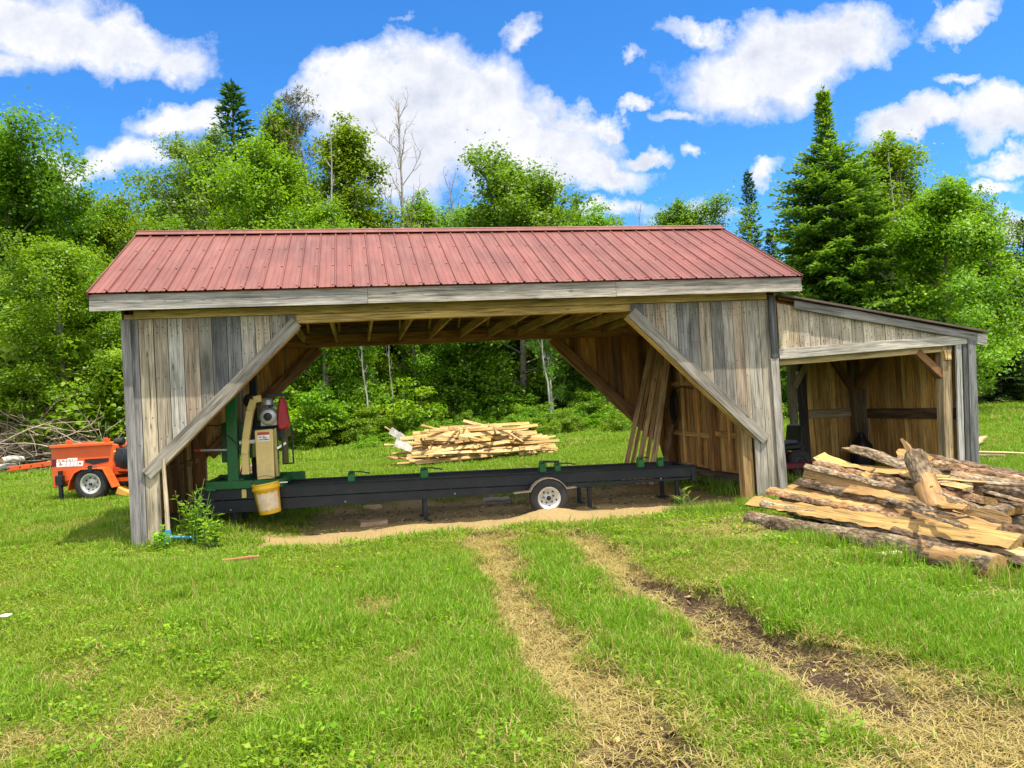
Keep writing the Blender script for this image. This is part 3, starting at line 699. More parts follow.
# engine
mb = MB(); ex, ez = .90, 1.63
prism(mb, [(ex-.12, ez-.2), (ex+.1, ez-.2), (ex+.11, ez-.02), (ex-.13, ez-.02)], -.06, .2); 
for q in range(5): box(mb, (ex-.12, -.05, ez+.0+q*.022), (ex+.1, .19, ez+.012+q*.022))
lathe(mb, [(0, -.06), (.1, -.06), (.12, -.04), (.12, .06)], 18, 'y', (ex-.01, -.06, ez-.07))
lathe(mb, [(0, .16), (.06, .155), (.085, .13), (.09, .06)], 16, 'z', (ex-.03, .02, ez+.04)); box(mb, (ex-.02, -.08, ez-.19), (ex+.07, -.06, ez-.12))
en = mb.build('engine', STEEL, mill, .006)
mb = MB(); lathe(mb, [(0, -.02), (.05, -.02), (.06, .0), (.05, .02), (0, .02)], 14, 'y', (ex-.01, -.125, ez-.07)); box(mb, (ex-.09, -.07, ez-.215), (ex+.09, .1, ez-.2)); box(mb, (ex+.0, -.085, ez+.06), (ex+.06, -.05, ez+.1)); mb.build('starter', BLACKP, en, .004)
mb = MB(); lathe(mb, [(0, -.06), (.09, -.06), (.105, -.045), (.105, .045), (.09, .06), (0, .06)], 18, 'y', (ex-.25, .02, ez+.17)); mb.build('air_filter', BLACKP, en)
mb = MB(); box(mb, (ex-.02, -.06, ez+.215), (ex+.27, .25, ez+.255)); mb.build('exhaust_shield', BLACK, en, .004)
mb = MB(); prism(mb, [(1.03, 1.36), (1.15, 1.37), (1.17, 1.44), (1.14, 1.72), (1.11, 1.83), (1.05, 1.82), (1.02, 1.7), (1.0, 1.45)], -.08, .1); mb.build('fuel_tank', REDP, mill, .025)
mb = MB(); beam(mb, (1.06, .22, .86), (1.06, .22, 1.40), .025, .5, (1, 0, 0)); beam(mb, (1.17, .22, .86), (1.17, .22, 1.38), .02, .04, (1, 0, 0)); beam(mb, (1.05, .22, .86), (1.18, .22, .86), .02, .04, (0, 0, 1)); mb.build('guard_bracket', BLACK, mill, .003)
mb = MB(); beam(mb, (.985, -.05, 1.1), (1.1, .02, 1.17), .03, .02, (0, 0, 1)); mb.build('clip', WHITE, mill)
# hanging bucket
bt = empty('bucket', to_world(1.625, .72, .205), 'yellow plastic pail with a worn label hanging on the sawmill', 'bucket', TH)
mb = MB(); lathe(mb, [(.0, .0), (.142, .0), (.15, .012), (.178, .34), (.192, .345), (.192, .385), (.184, .39), (.184, .41), (.19, .42), (.19, .435), (.178, .435), (.176, .34), (.145, .02), (0, .02)], 32)
bk = mb.build('pail_body', YELLOW, bt)
mb = MB(); vs = []
for i in range(15):
    a = -math.pi/2+.95*(-1+2*i/14)+.12
    for h, r in ((.06, .1565), (.30, .1765)):
        vs.append((r*math.cos(a), r*math.sin(a), h+.01*math.sin(i*1.7)))
mb.add(vs, [(2*i, 2*i+2, 2*i+3, 2*i+1) for i in range(14)]); mb.build('worn_label', LABEL, bk)
mb = MB(); tube(mb, [(.185*math.cos(a), -.03-.1*math.sin(a), .40+.14*math.sin(a)) for a in np.linspace(math.pi, 0, 11)], .004, 5); mb.build('bail', BLACK, bt)
mb = MB(); tube(mb, [(.17, 0, .40), (.30, .0, .385)], .009, 6); mb.build('wire_end', WHITE, bt)
bt.rotation_euler = (0, RAD(-7.0), TH)
tg = empty('paper_tag', to_world(1.265, .86, .43), 'small cream card tag hanging from the green sawmill carriage', 'tag', TH)
mb = MB(); box(mb, (-.032, -.004, 0), (.032, .0, .125)); mb.build('card', CREAM, tg, .002)
mb = MB(); tube(mb, [(0, -.002, .12), (0, -.002, .2)], .004, 5); mb.build('string', INK, tg)

# boards leaning in the back corner
LEAN = [((652, 343), (626, 466), .085, (.58, .38, .17), 'leftmost long board leaning in the back corner of the shed'),
        ((656, 345), (632, 466), .07, (.42, .24, .10), 'narrow dark strip leaning just right of the leftmost board'),
        ((660, 349), (639, 466), .10, (.62, .41, .18), 'broad brown board in the middle of the leaning lumber'),
        ((664, 352), (646, 466), .075, (.50, .30, .12), 'thin reddish strip leaning between two broad boards'),
        ((668, 355), (653, 466), .11, (.66, .45, .21), 'rightmost pale board leaning beside the cable coil'),
        ((672, 425), (664, 468), .08, (.30, .2, .1), 'short stub board leaning low beside the coil'),]
for i, (a, b, w_, t, lab) in enumerate(LEAN):
    va, vb = 3.92-.04*i, 3.2-.1*i
    p1 = on_v(a[0], a[1], va); p0 = on_v(b[0], b[1], vb); f = (p0[2]+.06)/(p1[2]-p0[2]); p0 = p0-(p1-p0)*f
    mb = MB(); beam(mb, to_world(*p0), to_world(*p1), w_, .03, UU, t, segs=6, wob=.002)
    tag(mb.build('leaning_board', WOOD, None, .002), lab, 'board', 'boards leaning in the shed')
# cable coil on the end wall
cc = on_plane(676, 405, BB+UU*(L-.1), UU); mb = MB()
for q in range(6):
    r1 = .2+.03*rng.random(); o_ = rng.normal(0, .025, 2); pts = []
    for a in np.linspace(0, 2*math.pi, 26): pts.append(cc+VV*(r1*.62*math.cos(a)+o_[0])-UU*(.015+.012*q)+np.array([0, 0, 1.])*(r1*1.25*math.sin(a)+o_[1]))
    tube(mb, pts, .011, 6, caps=False)
tube(mb, [cc-UU*.05+np.array([0, 0, .28])+VV*.0, cc-UU*.04+VV*-.4+np.array([0, 0, .36]), cc-UU*.04-VV*.9+np.array([0, 0, .30])], .011, 6)
tag(mb.build('cable_coil', BLACKP), 'coil of black cable hung on the inner board wall', 'cable')
# cant hook against the left front brace
h1 = to_world(*on_v(163.5, 459, -.10)); h0 = ground(168.5, 546); h0[2] = gz(h0[0], h0[1])+.085
ch = empty('cant_hook', (h0[0], h0[1], h0[2]), 'long wooden handle with a blue steel hook leaning on the left brace', 'tool', TH)
Ri = np.array([[UU[0], UU[1], 0], [VV[0], VV[1], 0], [0, 0, 1]]); H = Ri@(h1-h0)
mb = MB(); tube(mb, [H*t+np.array([.003*math.sin(t*5), 0, 0]) for t in np.linspace(.1, 1, 12)], np.linspace(.030, .023, 12), 10, tint=(.46, .36, .25)); mb.build('handle', WOOD, ch)
mb = MB(); tube(mb, [H*-.04, H*.0, H*.12], [.03, .042, .038], 10); mb.build('socket', BLUE, ch)
mb = MB(); tube(mb, [H*.02+np.array([.02, -.01, .01]), (.16, -.02, .02), (.27, -.03, .012), (.31, -.03, -.015), (.325, -.03, -.06)], [.019, .019, .018, .016, .009], 8); mb.build('hook', BLUE, ch)

# riding mower and bag in the lean-to
def lt_empty(name, u, v, lab, cat, rz=0): p = to_world(u, v, 0); return empty(name, (p[0], p[1], gz(p[0], p[1])), lab, cat, TH+rz)
mw = lt_empty('riding_mower', 10.28, 2.25, 'dark red riding mower with black seat parked in the lean-to shadow', 'mower')
RED2 = mat_simple('mower_red', (.13, .005, .008), .5, dirt=(.05, .02, .015))
mb = MB(); prism(mb, [(-.75, .18), (.42, .18), (.5, .26), (.44, .4), (-.1, .42), (-.2, .66), (-.72, .62), (-.8, .4)], -.24, .24); mb.build('body', RED2, mw, .03)
mb = MB(); prism(mb, [(-.25, .13), (.45, .13), (.48, .24), (-.25, .26)], -.48, .48); mb.build('mower_deck', RED2, mw, .02)
mb = MB(); prism(mb, [(.0, .44), (.42, .44), (.5, .52), (.52, .88), (.44, .92), (.38, .58), (.0, .56)], -.24, .24); mb.build('seat', BLACKP, mw, .04)
mb = MB(); tube(mb, [(-.2, 0, .62), (-.05, 0, .85)], .02, 8); tube(mb, [(-.05+.06*math.sin(a)*.6, .17*math.cos(a), .86+.17*math.sin(a)*.5) for a in np.linspace(0, 2*math.pi, 20)], .016, 6); mb.build('steering_wheel', BLACKP, mw)
for x, y, r in ((.28, -.38, .23), (.28, .38, .23), (-.55, -.36, .17), (-.55, .36, .17)):
    mb = MB(); lathe(mb, [(r*.5, -.07), (r*.9, -.08), (r, -.05), (r, .05), (r*.9, .08), (r*.5, .07)], 22, 'y', (x, y, r)); wh = mb.build('wheel', RUBBER, mw)
    mb = MB(); lathe(mb, [(0, -.05), (r*.3, -.05), (r*.52, -.065), (r*.52, .065), (r*.3, .05), (0, .05)], 16, 'y', (x, y, r)); mb.build('rim', BLACKP, wh)
bgp = to_world(12.1, 2.25, 0); mb = MB(); prof = [(r_*.85, z_*.8) for r_, z_ in [(.0, 0), (.2, .0), (.25, .1), (.24, .35), (.2, .55), (.13, .66), (.06, .70), (.085, .76), (.05, .79), (0, .78)]]
lathe(mb, prof, 22, 'z', (0, 0, 0)); mb.v = [(x*(1+.12*math.sin(5*math.atan2(y, x)+z*9)), y*(1+.1*math.sin(4*math.atan2(y, x)-z*7)), z*(1+.05*math.sin(3*math.atan2(y, x)))) for x, y, z in mb.v]
tag(mb.build('black_sack', BLACKP, None, loc=(bgp[0], bgp[1], gz(bgp[0], bgp[1]))), 'black tied sack standing in the back corner of the lean-to', 'sack')
mb = MB(); a = on_plane(803, 470, BB+VV*2.55, VV); a[2] = gz(a[0], a[1])+.02; b = on_plane(806.5, 440, BB+VV*(LD-.1), VV); a2 = a-UU*.25
beam(mb, a2, b, .09, .04, UU, (.06, .05, .045)); tag(mb.build('leaning_board', WOOD, None, .003), 'dark board leaning on the lean-to back wall', 'board')

# ------------------------------------------------------------------ orange wood chipper
cp = empty('towed_wood_chipper', (-8.88, 16.74, gz(-8.80, 16.74)-.01), 'orange towable wood chipper parked on the grass left of the shed', 'chipper', -.03)
S = 16.12/FPX
def cxz(px, py): return ((px-96)*S*1.0, ((500-py)+.055*(96-px))*S)
def poly(pts): return [cxz(*p) for p in pts]
mb = MB(); prism(mb, poly([(50, 446.5), (113, 443), (118, 444), (119, 452), (116, 458), (116, 470), (120, 474), (75, 479), (62, 482), (57, 488), (50, 488)]), -.42, .42); body = mb.build('body', ORANGE, cp, .012)
mb = MB(); prism(mb, poly([(49.5, 445), (113.5, 442), (113.5, 444.2), (49.5, 448)]), -.47, .47); mb.build('top_flange', ORANGE, cp, .004)
for p in ((67, 443), (106, 440.5)):
    x, z = cxz(*p); mb = MB(); box(mb, (x-.05, -.4, z-.03), (x-.01, -.3, z+.07)); box(mb, (x+.02, -.4, z-.03), (x+.05, -.3, z+.05)); mb.build('hinge_lug', ORANGE, cp, .006)
mb = MB(); prism(mb, poly([(84.5, 458.5), (109, 457), (109, 461), (100, 463), (93, 464.5), (88, 463), (84.5, 462)]), -.428, -.40); mb.build('vent_slot', BLACKP, cp)
mb = MB(); prism(mb, poly([(85, 458.2), (108.5, 456.8), (108.5, 457.6), (85, 459)]), -.432, -.40); mb.build('vent_lip', ORANGE, cp)
# decal: two rows of white lettering, the second one slanted and heavy
dc = MB(); dc.mi = []
prism(dc, poly([(55.5, 459.6), (66, 459), (67, 458), (77, 457.6), (76.5, 460.2), (55.5, 461.8)]), -.4235, -.42); prism(dc, poly([(55, 462.3), (77, 460.8), (83, 460.8), (82, 465.8), (55, 467)]), -.4235, -.42)
mb = dc
for a, b, c_, d_ in ((57, 59, 460.2, 461), (61, 63.5, 460, 460.8), (65.5, 66.5, 459.5, 460.6), (68, 70, 459.3, 460.1), (71.5, 72.3, 459, 460)): prism(mb, poly([(a, c_), (b, c_-.1), (b, d_-.1), (a, d_)]), -.4255, -.4235, mi=1)
prism(mb, poly([(58.5, 462.4), (60, 462.3), (59.6, 464.2), (61.5, 464.1), (61.4, 465), (58, 465.2)]), -.4255, -.4235, mi=1)
prism(mb, poly([(78.4, 462.4), (80.6, 462.3), (80.3, 464), (78.1, 464.1)]), -.4255, -.4235, mi=1)
for a in (64.6, 68.8, 72.6, 76): prism(mb, poly([(a+.5, 461.6), (a+1, 461.6), (a+.4, 466), (a-.1, 466)]), -.4255, -.4235, mi=1)
mb.build('decal', [WHITE, mat_simple('decal_marks', (.30, .08, .06), .5)], cp)  # dark red marks on the white decal
mb = MB(); prism(mb, poly([(50, 459.5), (55, 459), (54.5, 466.5), (50, 466.5)]), -.4235, -.42); mb.build('reflector', mat_simple('dark_red', (.10, .008, .02), .4), cp)
mb = MB(); beam(mb, (cxz(52, 463)[0], 0, .83), (cxz(-8, 467)[0], 0, .73), .10, .12, (0, 0, 1)); db = mb.build('drawbar', ORANGE, cp, .006)
mb = MB()
for q in range(5): x = -1.15-q*.25; lathe(mb, [(0, -.004), (.016, -.004), (.016, .004)], 10, 'y', (x, -.063, .80-q*.012))
mb.build('pin_hole', BLACKP, db)
# fender arch, jack, chassis
fa = [(73.5, 489), (76, 480), (81, 471.5), (88, 468), (104, 467), (110, 467.5), (114.5, 476), (119, 486)]
mb = MB()
for p, q in zip(fa[:-1], fa[1:]):
    (xa, za), (xb, zb_) = cxz(*p), cxz(*q); beam(mb, (xa, -.56, za), (xb, -.56, zb_), .30, .025, (0, 1, 0))
mb.build('fender', ORANGE, cp, .004)
mb = MB(); x, z = cxz(97.5, 467.5); box(mb, (x-.04, -.72, z-.05), (x+.04, -.69, z+.07)); mb.build('fender_clip', BLACK, cp)
mb = MB(); x, z = cxz(60.5, 490); box(mb, (x-.035, -.52, .02), (x+.035, -.45, .66)); box(mb, (x-.09, -.54, .36), (x+.06, -.43, .56)); box(mb, (x-.1, -.6, .0), (x+.1, -.38, .025)); mb.build('jack_stand', BLACK, cp, .006)
mb = MB(); beam(mb, (-.95, -.36, .42), (1.0, -.36, .40), .08, .06, (0, 0, 1)); beam(mb, (-.95, .36, .42), (1.0, .36, .40), .08, .06, (0, 0, 1)); mb.build('chassis', ORANGE, cp, .004)
mb = MB(); tube(mb, [(-.7, -.2, .22), (-.4, -.2, .2), (-.15, -.15, .26)], .03, 8); mb.build('belt_tube', YELLOW, cp)
for y in (-.58, .58):
    r = .365; c = np.array([0, y, r]); s_ = -1 if y < 0 else 1
    mb = MB(); lathe(mb, [(r*.58, -.085), (r*.66, -.1), (r*.9, -.095), (r*.985, -.06), (r, -.02), (r, .02), (r*.985, .06), (r*.9, .095), (r*.66, .1), (r*.58, .085)], 40, 'y', c); wh = mb.build('wheel', RUBBER, cp)
    mb = MB(); lathe(mb, [(0, s_*.07), (.045, s_*.07), (.06, s_*.03), (.12, s_*.03), (.15, s_*.05), (.19, s_*.085), (.215, s_*.095), (.225, s_*.08), (.215, -s_*.05)], 32, 'y', c)
    for q in range(8):
        a = q*math.pi/4+.2; lathe(mb, [(0, s_*.002), (.02, s_*.002), (.02, -s_*.01)], 10, 'y', c+np.array([math.cos(a)*.135, s_*.045, math.sin(a)*.135]), mi=1)
    lathe(mb, [(0, s_*.11), (.025, s_*.105), (.035, s_*.06)], 12, 'y', c, mi=1); mb.build('rim', [CHROME, BLACK], wh)
# engine end
mb = MB(); box(mb, (.48, -.35, .62), (1.05, .35, 1.0)); lathe(mb, [(0, -.12), (.2, -.12), (.24, -.06), (.24, .1), (0, .1)], 20, 'y', (.62, -.36, .86)); box(mb, (.55, -.25, 1.0), (1.0, .3, 1.12)); ce = mb.build('engine', BLACK, cp, .01)
mb = MB(); tube(mb, [(.36, -.3, 1.2), (.55, -.3, 1.21)], .075, 12); tube(mb, [(.38, -.35, .98), (.48, -.46, 1.08), (.62, -.48, 1.0), (.6, -.48, .74)], .014, 6); mb.build('air_cleaner', BLACKP, ce)
mb = MB(); lathe(mb, [(0, -.02), (.02, -.02), (.02, .02)], 10, 'y', (.42, -.44, 1.0)); box(mb, (.4, -.43, .92), (.47, -.40, .96)); mb.build('fuel_cap', YELLOW, ce)
mb = MB(); prism(mb, [(.34, .58), (1.2, .56), (1.2, .66), (.34, .68)], -.42, .42); mb.build('engine_deck', ORANGE, cp, .006)
mb = MB(); prism(mb, [(.42, .12), (.75, .02), (.78, .10), (.48, .26)], -.5, -.2); mb.build('discharge_lip', mat_simple('yellow_paint', (.7, .33, .06), .5), cp, .006)
# ------------------------------------------------------------------ log pile
PA = np.array([2.68, 9.2, 0]); PD = nrm(np.array([3.69, 5.94, 0])-PA); PN = np.array([-PD[1], PD[0], 0])
def pile_pt(px, py, n): return on_plane(px, py, PA+PN*n, PN)
FRESH = [(.42, .26, .09), (.40, .24, .085), (.46, .30, .12), (.35, .205, .075)]
def log_mesh(name, p0, p1, r0, r1, tint=(1, 1, 1), ends=(.55, .36, .17), bend=.02, peel=None, seed=0, n=18):
    """bark log with knots, cut faces and optionally a peeled stretch (t0,t1)"""
    g = np.random.default_rng(seed+100); p0 = np.array(p0, float); p1 = np.array(p1, float); d = nrm(p1-p0); Ln = np.linalg.norm(p1-p0)
    ref = np.array([0, 0, 1.]) if abs(d[2]) < .8 else np.array([1., 0, 0]); a = nrm(np.cross(d, ref)); b = np.cross(d, a)
    m = max(8, int(Ln/.07)); V = []; T = []; F = []; off = g.uniform(0, 50, 3); ang = np.linspace(0, 2*math.pi, n, endpoint=False)
    ph = g.uniform(0, 6, 4); MI = []
    for i in range(m+1):
        t = i/m; r = r0+(r1-r0)*t; c = p0+d*Ln*t+(a*math.sin(t*3+ph[0])+b*math.sin(t*2.6+ph[1]))*bend*math.sin(t*math.pi)
        for k, an in enumerate(ang):
            rr = r*(1+.05*math.sin(2*an+ph[2]+t*2)+.035*math.sin(5*an+t*9+ph[3])+g.normal(0, .034))
            if peel and peel[0] < t < peel[1]: rr = r*(.93+.03*math.sin(2*an+ph[2]))
            V.append(c+(a*math.cos(an)+b*math.sin(an))*rr); T.append(off+np.array([Ln*t, math.cos(an)*r, math.sin(an)*r]))
    for i in range(m):
        for k in range(n):
            F.append((i*n+k, i*n+(k+1) % n, (i+1)*n+(k+1) % n, (i+1)*n+k))
            t = (i+.5)/m+.06*math.sin(3*ang[k]+ph[0]); MI.append(1 if peel and peel[0] < t < peel[1] else 0)
    mb = MB(); mb.add(V, F, T, tint, 0, True); mb.mi = MI
    for i, s in ((0, -1), (m, 1)):
        ring = [V[i*n+k] for k in range(n)]; c = np.mean(ring, axis=0)+d*s*.004
        uv = [np.array([g.uniform(0, 1)*.05, math.cos(x)*r0*2, math.sin(x)*r0*2])+off for x in ang]+[off]
        mb.add(ring+[c], [(k, (k+1) % n, n) for k in range(n)], uv, ends, 1)
    if peel: mb.tint = [(.60, .36, .14, 1) if False else q for q in mb.tint]
    return mb
PEELW = None
def slab_mesh(p0, p1, wid, thk, up, tint, seed=0, bark=(1, 1, 1), rag=.012, taper=1.):
    """sawn slab: one flat fresh face looking along 'up', bark on the rounded back"""
    g = np.random.default_rng(seed+500); p0 = np.array(p0, float); p1 = np.array(p1, float); d = nrm(p1-p0); Ln = np.linalg.norm(p1-p0)
    u = np.array(up, float); u = nrm(u-d*(u@d)); s = np.cross(d, u); m = max(8, int(Ln/.09)); nb = 7
    V = []; T = []; off = g.uniform(0, 50, 3); FT = []; TT = []; ph = g.uniform(0, 6, 3); wv = np.cumsum(g.normal(0, rag, (m+1, 2)), axis=0)*.55+g.normal(0, rag*.8, (m+1, 2))
    for i in range(m+1):
        t = i/m; k = 1+(taper-1)*t; c = p0+d*(Ln*t+(g.normal(0, .012) if i in (0, m) else 0))+u*.012*math.sin(t*3.1+ph[0])+s*.015*math.sin(t*2.2+ph[1])
        l, r = -wid/2*k+wv[i, 0], wid/2*k+wv[i, 1]
        if r-l < wid*.45: mid = (l+r)/2; l, r = mid-wid*.25, mid+wid*.25
        FT.append((c+s*l, c+s*r)); TT.append((off+np.array([Ln*t, l, 0]), off+np.array([Ln*t, r, 0])))
        for q in range(nb):
            an = math.pi*q/(nb-1); x = (l+r)/2-(r-l)/2*math.cos(an); h = -thk*k*math.sin(an)**.8*(1+g.normal(0, .14))
            if 0 < q < nb-1: x += g.normal(0, .004)
            V.append(c+s*x+u*h); T.append(off+np.array([Ln*t, x, h]))
    mb = MB()
    mb.add(V, [(i*nb+q, i*nb+q+1, (i+1)*nb+q+1, (i+1)*nb+q) for i in range(m) for q in range(nb-1)], T, bark, 1, True)
    mb.add([p for pr in FT for p in pr], [(2*i, 2*i+1, 2*i+3, 2*i+2) for i in range(m)], [p for pr in TT for p in pr], tint, 0)
    for i in (0, m):
        mb.add(V[i*nb:(i+1)*nb], [tuple(range(nb))], T[i*nb:(i+1)*nb], tuple(np.array(tint)*.9), 0)
    return mb
# peeled log faces share the wood material: tint them through a second attribute-free material
def peeled():
    k = NT('peeled_wood'); uvw = k.attr('uvw'); n1 = k.noise(scaled(k, uvw, (5, 12, 12)), 1, 5, .6); n2 = k.noise(scaled(k, uvw, (6, 70, 70)), 1, 4, .6)
    c = k.ramp(n1, [(.3, (.20, .10, .04)), (.5, (.36, .21, .085)), (.7, (.44, .29, .14))]); c = k.mix(1., c, k.ramp(n2, [(.3, .65), (.65, 1.1)]), 'MULTIPLY')
    return k.done(k.bsdf(c, .75, .2, k.bump(k.math('ADD', n1, n2), .6, .01)))
PEEL = peeled()
UPV = np.array([0, 0, 1.]); TOCAM = -np.array([.4, .9, 0])
def reach(a, b, s1):
    """extend a->b until its along-pile coordinate is s1"""
    sa, sb = (a-PA)@PD, (b-PA)@PD; return a+(b-a)*((s1-sa)/(sb-sa))
def P_slab(name, lab, a, b, n, wid, thk, up, tint, s1=None, bark=(1, 1, 1), seed=0, cat='slab', n2=None, taper=1., rag=.012):
    A_, B_ = pile_pt(*a, n), pile_pt(*b, n if n2 is None else n2)
    if s1: B_ = reach(A_, B_, s1)
    return tag(slab_mesh(A_, B_, wid, thk, up, tint, seed, bark, rag, taper).build(name, [FRESHW, BARK]), lab, cat, 'logs and slabs in the pile')
def P_log(name, lab, a, b, n, r0, r1, s1=None, tint=(1, 1, 1), seed=0, peel=None, n2=None):
    A_, B_ = pile_pt(*a, n), pile_pt(*b, n if n2 is None else n2)
    if s1: B_ = reach(A_, B_, s1)
    return tag(log_mesh(name, A_, B_, r0, r1, tint, seed=seed, peel=peel).build(name, [BARK, PEEL]), lab, 'log', 'logs and slabs in the pile')
GB = (1.12, 1.08, 1.0); RB = (1.2, .98, .8); DB = (.6, .54, .48)
P_log('bark_log', 'long grey bark log along the front foot of the pile', (750, 519), (1000, 569), 0., .092, .118, tint=(.9, .86, .8), seed=1, peel=(.86, .97))
P_slab('wood_slab', 'broad pale sawn slab lying on the front bark log', (750, 501), (1012, 543), .12, .15, .05, nrm(UPV*.75+TOCAM*.7), (.37, .235, .08), seed=2, rag=.01)
P_slab('wood_slab', 'bark slab just behind the broad pale front slab', (768, 494), (985, 540), .30, .15, .06, -UPV+TOCAM*.2, FRESH[1], s1=3.3, bark=RB, seed=3)
P_slab('wood_slab', 'tan slab with ragged bark edge, second behind the pale one', (784, 487), (930, 517), .42, .15, .06, nrm(UPV*.8+TOCAM*.6), FRESH[3], s1=3.0, bark=RB, seed=4)
P_slab('wood_slab', 'dark grey bark slab under the square edged slab', (800, 484), (900, 507), .52, .17, .07, -UPV, FRESH[3], s1=3.4, bark=DB, seed=5)
P_slab('wood_slab', 'thick slab with a sawn tan edge and bark top', (806, 473), (925, 503), .66, .13, .05, nrm(TOCAM*.9+UPV*.1), (.38, .24, .10), s1=2.9, bark=GB, seed=6)
P_slab('wood_slab', 'bark slab on top of the square edged slab', (808, 468), (920, 497), .70, .14, .05, -UPV+TOCAM*.15, FRESH[0], s1=2.7, bark=GB, seed=7)
P_slab('wood_slab', 'flaky reddish bark slab under the bright yellow slab', (818, 464), (920, 489), .82, .16, .06, -UPV+TOCAM*.3, FRESH[0], s1=2.6, bark=RB, seed=8)
P_slab('wood_slab', 'bright yellow sawn slab near the top of the pile', (818, 455), (908, 484), .95, .15, .05, nrm(UPV*.9+TOCAM*.5), (.46, .33, .11), seed=9, taper=.75)
P_slab('wood_slab', 'rounded grey bark slab topping the pile by the shed', (856, 451), (925, 479), 1.12, .19, .09, -UPV+TOCAM*.3, FRESH[1], s1=2.2, bark=GB, seed=10)
P_slab('wood_slab', 'short pale slab end poking up at the very top', (846, 447), (880, 459), 1.22, .10, .04, UPV, FRESH[2], seed=11)
# crosswise stub
A_ = pile_pt(915, 455, .80); B_ = pile_pt(941, 517, .62)
sob = log_mesh('bark_log', A_, B_, .105, .135, GB, ends=(.4, .2, .08), seed=12, peel=(.45, .93), bend=.01)
sp0 = A_; sp1 = pile_pt(903, 440, .86)
for w_, q in ((.09, -.02), (.07, .03), (.05, .06)):
    beam(sob, sp0+np.array([q, q, -.03]), sp1+np.array([q*1.5, q, -q*.8]), w_, .02, PD, (.40, .26, .13), 1, segs=4, wob=.008, taper=.25)
tag(sob.build('bark_log', [BARK, PEEL]), 'short half-peeled log lying crosswise on the pile with a splintered top', 'log', 'logs and slabs in the pile')
P_log('bark_log', 'round grey log in the right half of the pile', (936, 477), (1030, 496), 1.35, .095, .11, tint=GB, seed=13, s1=3.2, peel=(.72, .95))
P_slab('wood_slab', 'yellow sawn slab right of the crosswise stub log', (925, 483), (1018, 514), 1.02, .15, .05, nrm(UPV*.9+TOCAM*.5), (.40, .265, .09), seed=14)
P_slab('wood_slab', 'dark bark slab at the back of the pile', (925, 461), (1024, 479), 1.75, .2, .08, -UPV+TOCAM*.2, FRESH[3], s1=3.2, bark=(.8, .68, .6), seed=15)
P_slab('wood_slab', 'reddish bark slab behind the round grey log', (905, 460), (1024, 486), 1.55, .18, .07, -UPV+TOCAM*.3, FRESH[3], s1=3.0, bark=RB, seed=16)
P_slab('wood_slab', 'tan sawn slab below the yellow slab on the right', (935, 500), (1024, 534), .72, .17, .06, nrm(UPV+TOCAM*.5), FRESH[2], s1=3.5, bark=RB, seed=17)
P_slab('wood_slab', 'silvery bark strip under the right yellow slab', (950, 506), (1024, 528), .88, .13, .05, -UPV+TOCAM*.2, FRESH[1], s1=3.5, bark=(1.5, 1.5, 1.5), seed=18)
P_slab('wood_slab', 'weathered tan slab at the right end above the front log', (985, 543), (1030, 556), .2, .16, .05, nrm(UPV*.8+TOCAM*.4), (.42, .29, .14), seed=19)
P_slab('wood_slab', 'dark slab pressed low behind the front log', (900, 531), (1024, 566), .16, .2, .05, -UPV+TOCAM*.3, FRESH[3], s1=3.6, bark=DB, seed=20)
P_slab('wood_slab', 'thin tan slab beside the left end of the bark slabs', (768, 490), (860, 505), .34, .08, .03, nrm(UPV*.7+TOCAM*.6), FRESH[0], seed=21)
P_slab('wood_slab', 'thin splinter slab on the flaky bark in the middle', (865, 474), (882, 494), .78, .07, .02, nrm(TOCAM+UPV*.4), FRESH[0], seed=22, taper=.3)
P_slab('wood_slab', 'narrow brown slab end sticking out above the sack', (896, 450), (930, 462), 1.5, .09, .04, UPV*.5+TOCAM, FRESH[1], seed=23)
P_slab('wood_slab', 'long grey bark slab under the yellow slab on the right', (930, 492), (1024, 522), .95, .17, .06, -UPV, FRESH[3], s1=3.4, bark=GB, seed=24)
# the body of the heap: more slabs laid under and behind the ones on the surface
def heap_z(n): return float(np.interp(n, [0, .15, .5, .95, 1.3, 1.9, 2.5], [.06, .14, .42, .62, .5, .45, .1]))
g = np.random.default_rng(3)
for i in range(36):
    n = g.uniform(.2, 2.4); z = heap_z(n)*g.uniform(.25, .92); s0 = g.uniform(-.1, .5); s1 = g.uniform(2.6, 3.6)
    p0 = PA+PN*(n+g.normal(0, .05))+PD*s0; p1 = PA+PN*(n+g.normal(0, .08))+PD*s1; p0[2] = z+.03; p1[2] = z*g.uniform(.5, .95)
    o = slab_mesh(p0, p1, g.uniform(.12, .2), g.uniform(.05, .08), -UPV if i % 3 else UPV+TOCAM*.3, FRESH[i % 4], 60+i, (RB, GB, DB)[i % 3]).build('wood_slab', [FRESHW, BARK])
    tag(o, 'bark-edged slab half buried inside the log pile', 'slab', 'half buried slabs of the log pile')
for i in range(20):
    n = g.uniform(.25, 2.0); s0 = g.uniform(.2, 2.6); ln = g.uniform(.5, 1.6); an = g.normal(0, .28); z = heap_z(n)+g.uniform(.0, .09)
    if i < 4: n = .75+.12*i
    dd = np.array([PD[0]*math.cos(an)-PD[1]*math.sin(an), PD[0]*math.sin(an)+PD[1]*math.cos(an), g.normal(-.03, .1)]); p0 = PA+PN*n+PD*s0+UPV*z; p1 = p0+dd*ln
    o = slab_mesh(p0, p1, g.uniform(.05, .11), g.uniform(.02, .04), (-UPV+TOCAM*.4) if i % 2 else nrm(UPV+TOCAM*.6), FRESH[i % 4], 130+i, (RB, GB)[i % 2], .014, g.uniform(.35, .9)).build('wood_split', [FRESHW, BARK])
    tag(o, 'thin ragged split strewn loosely on top of the log pile', 'split wood', 'loose splits on the log pile')
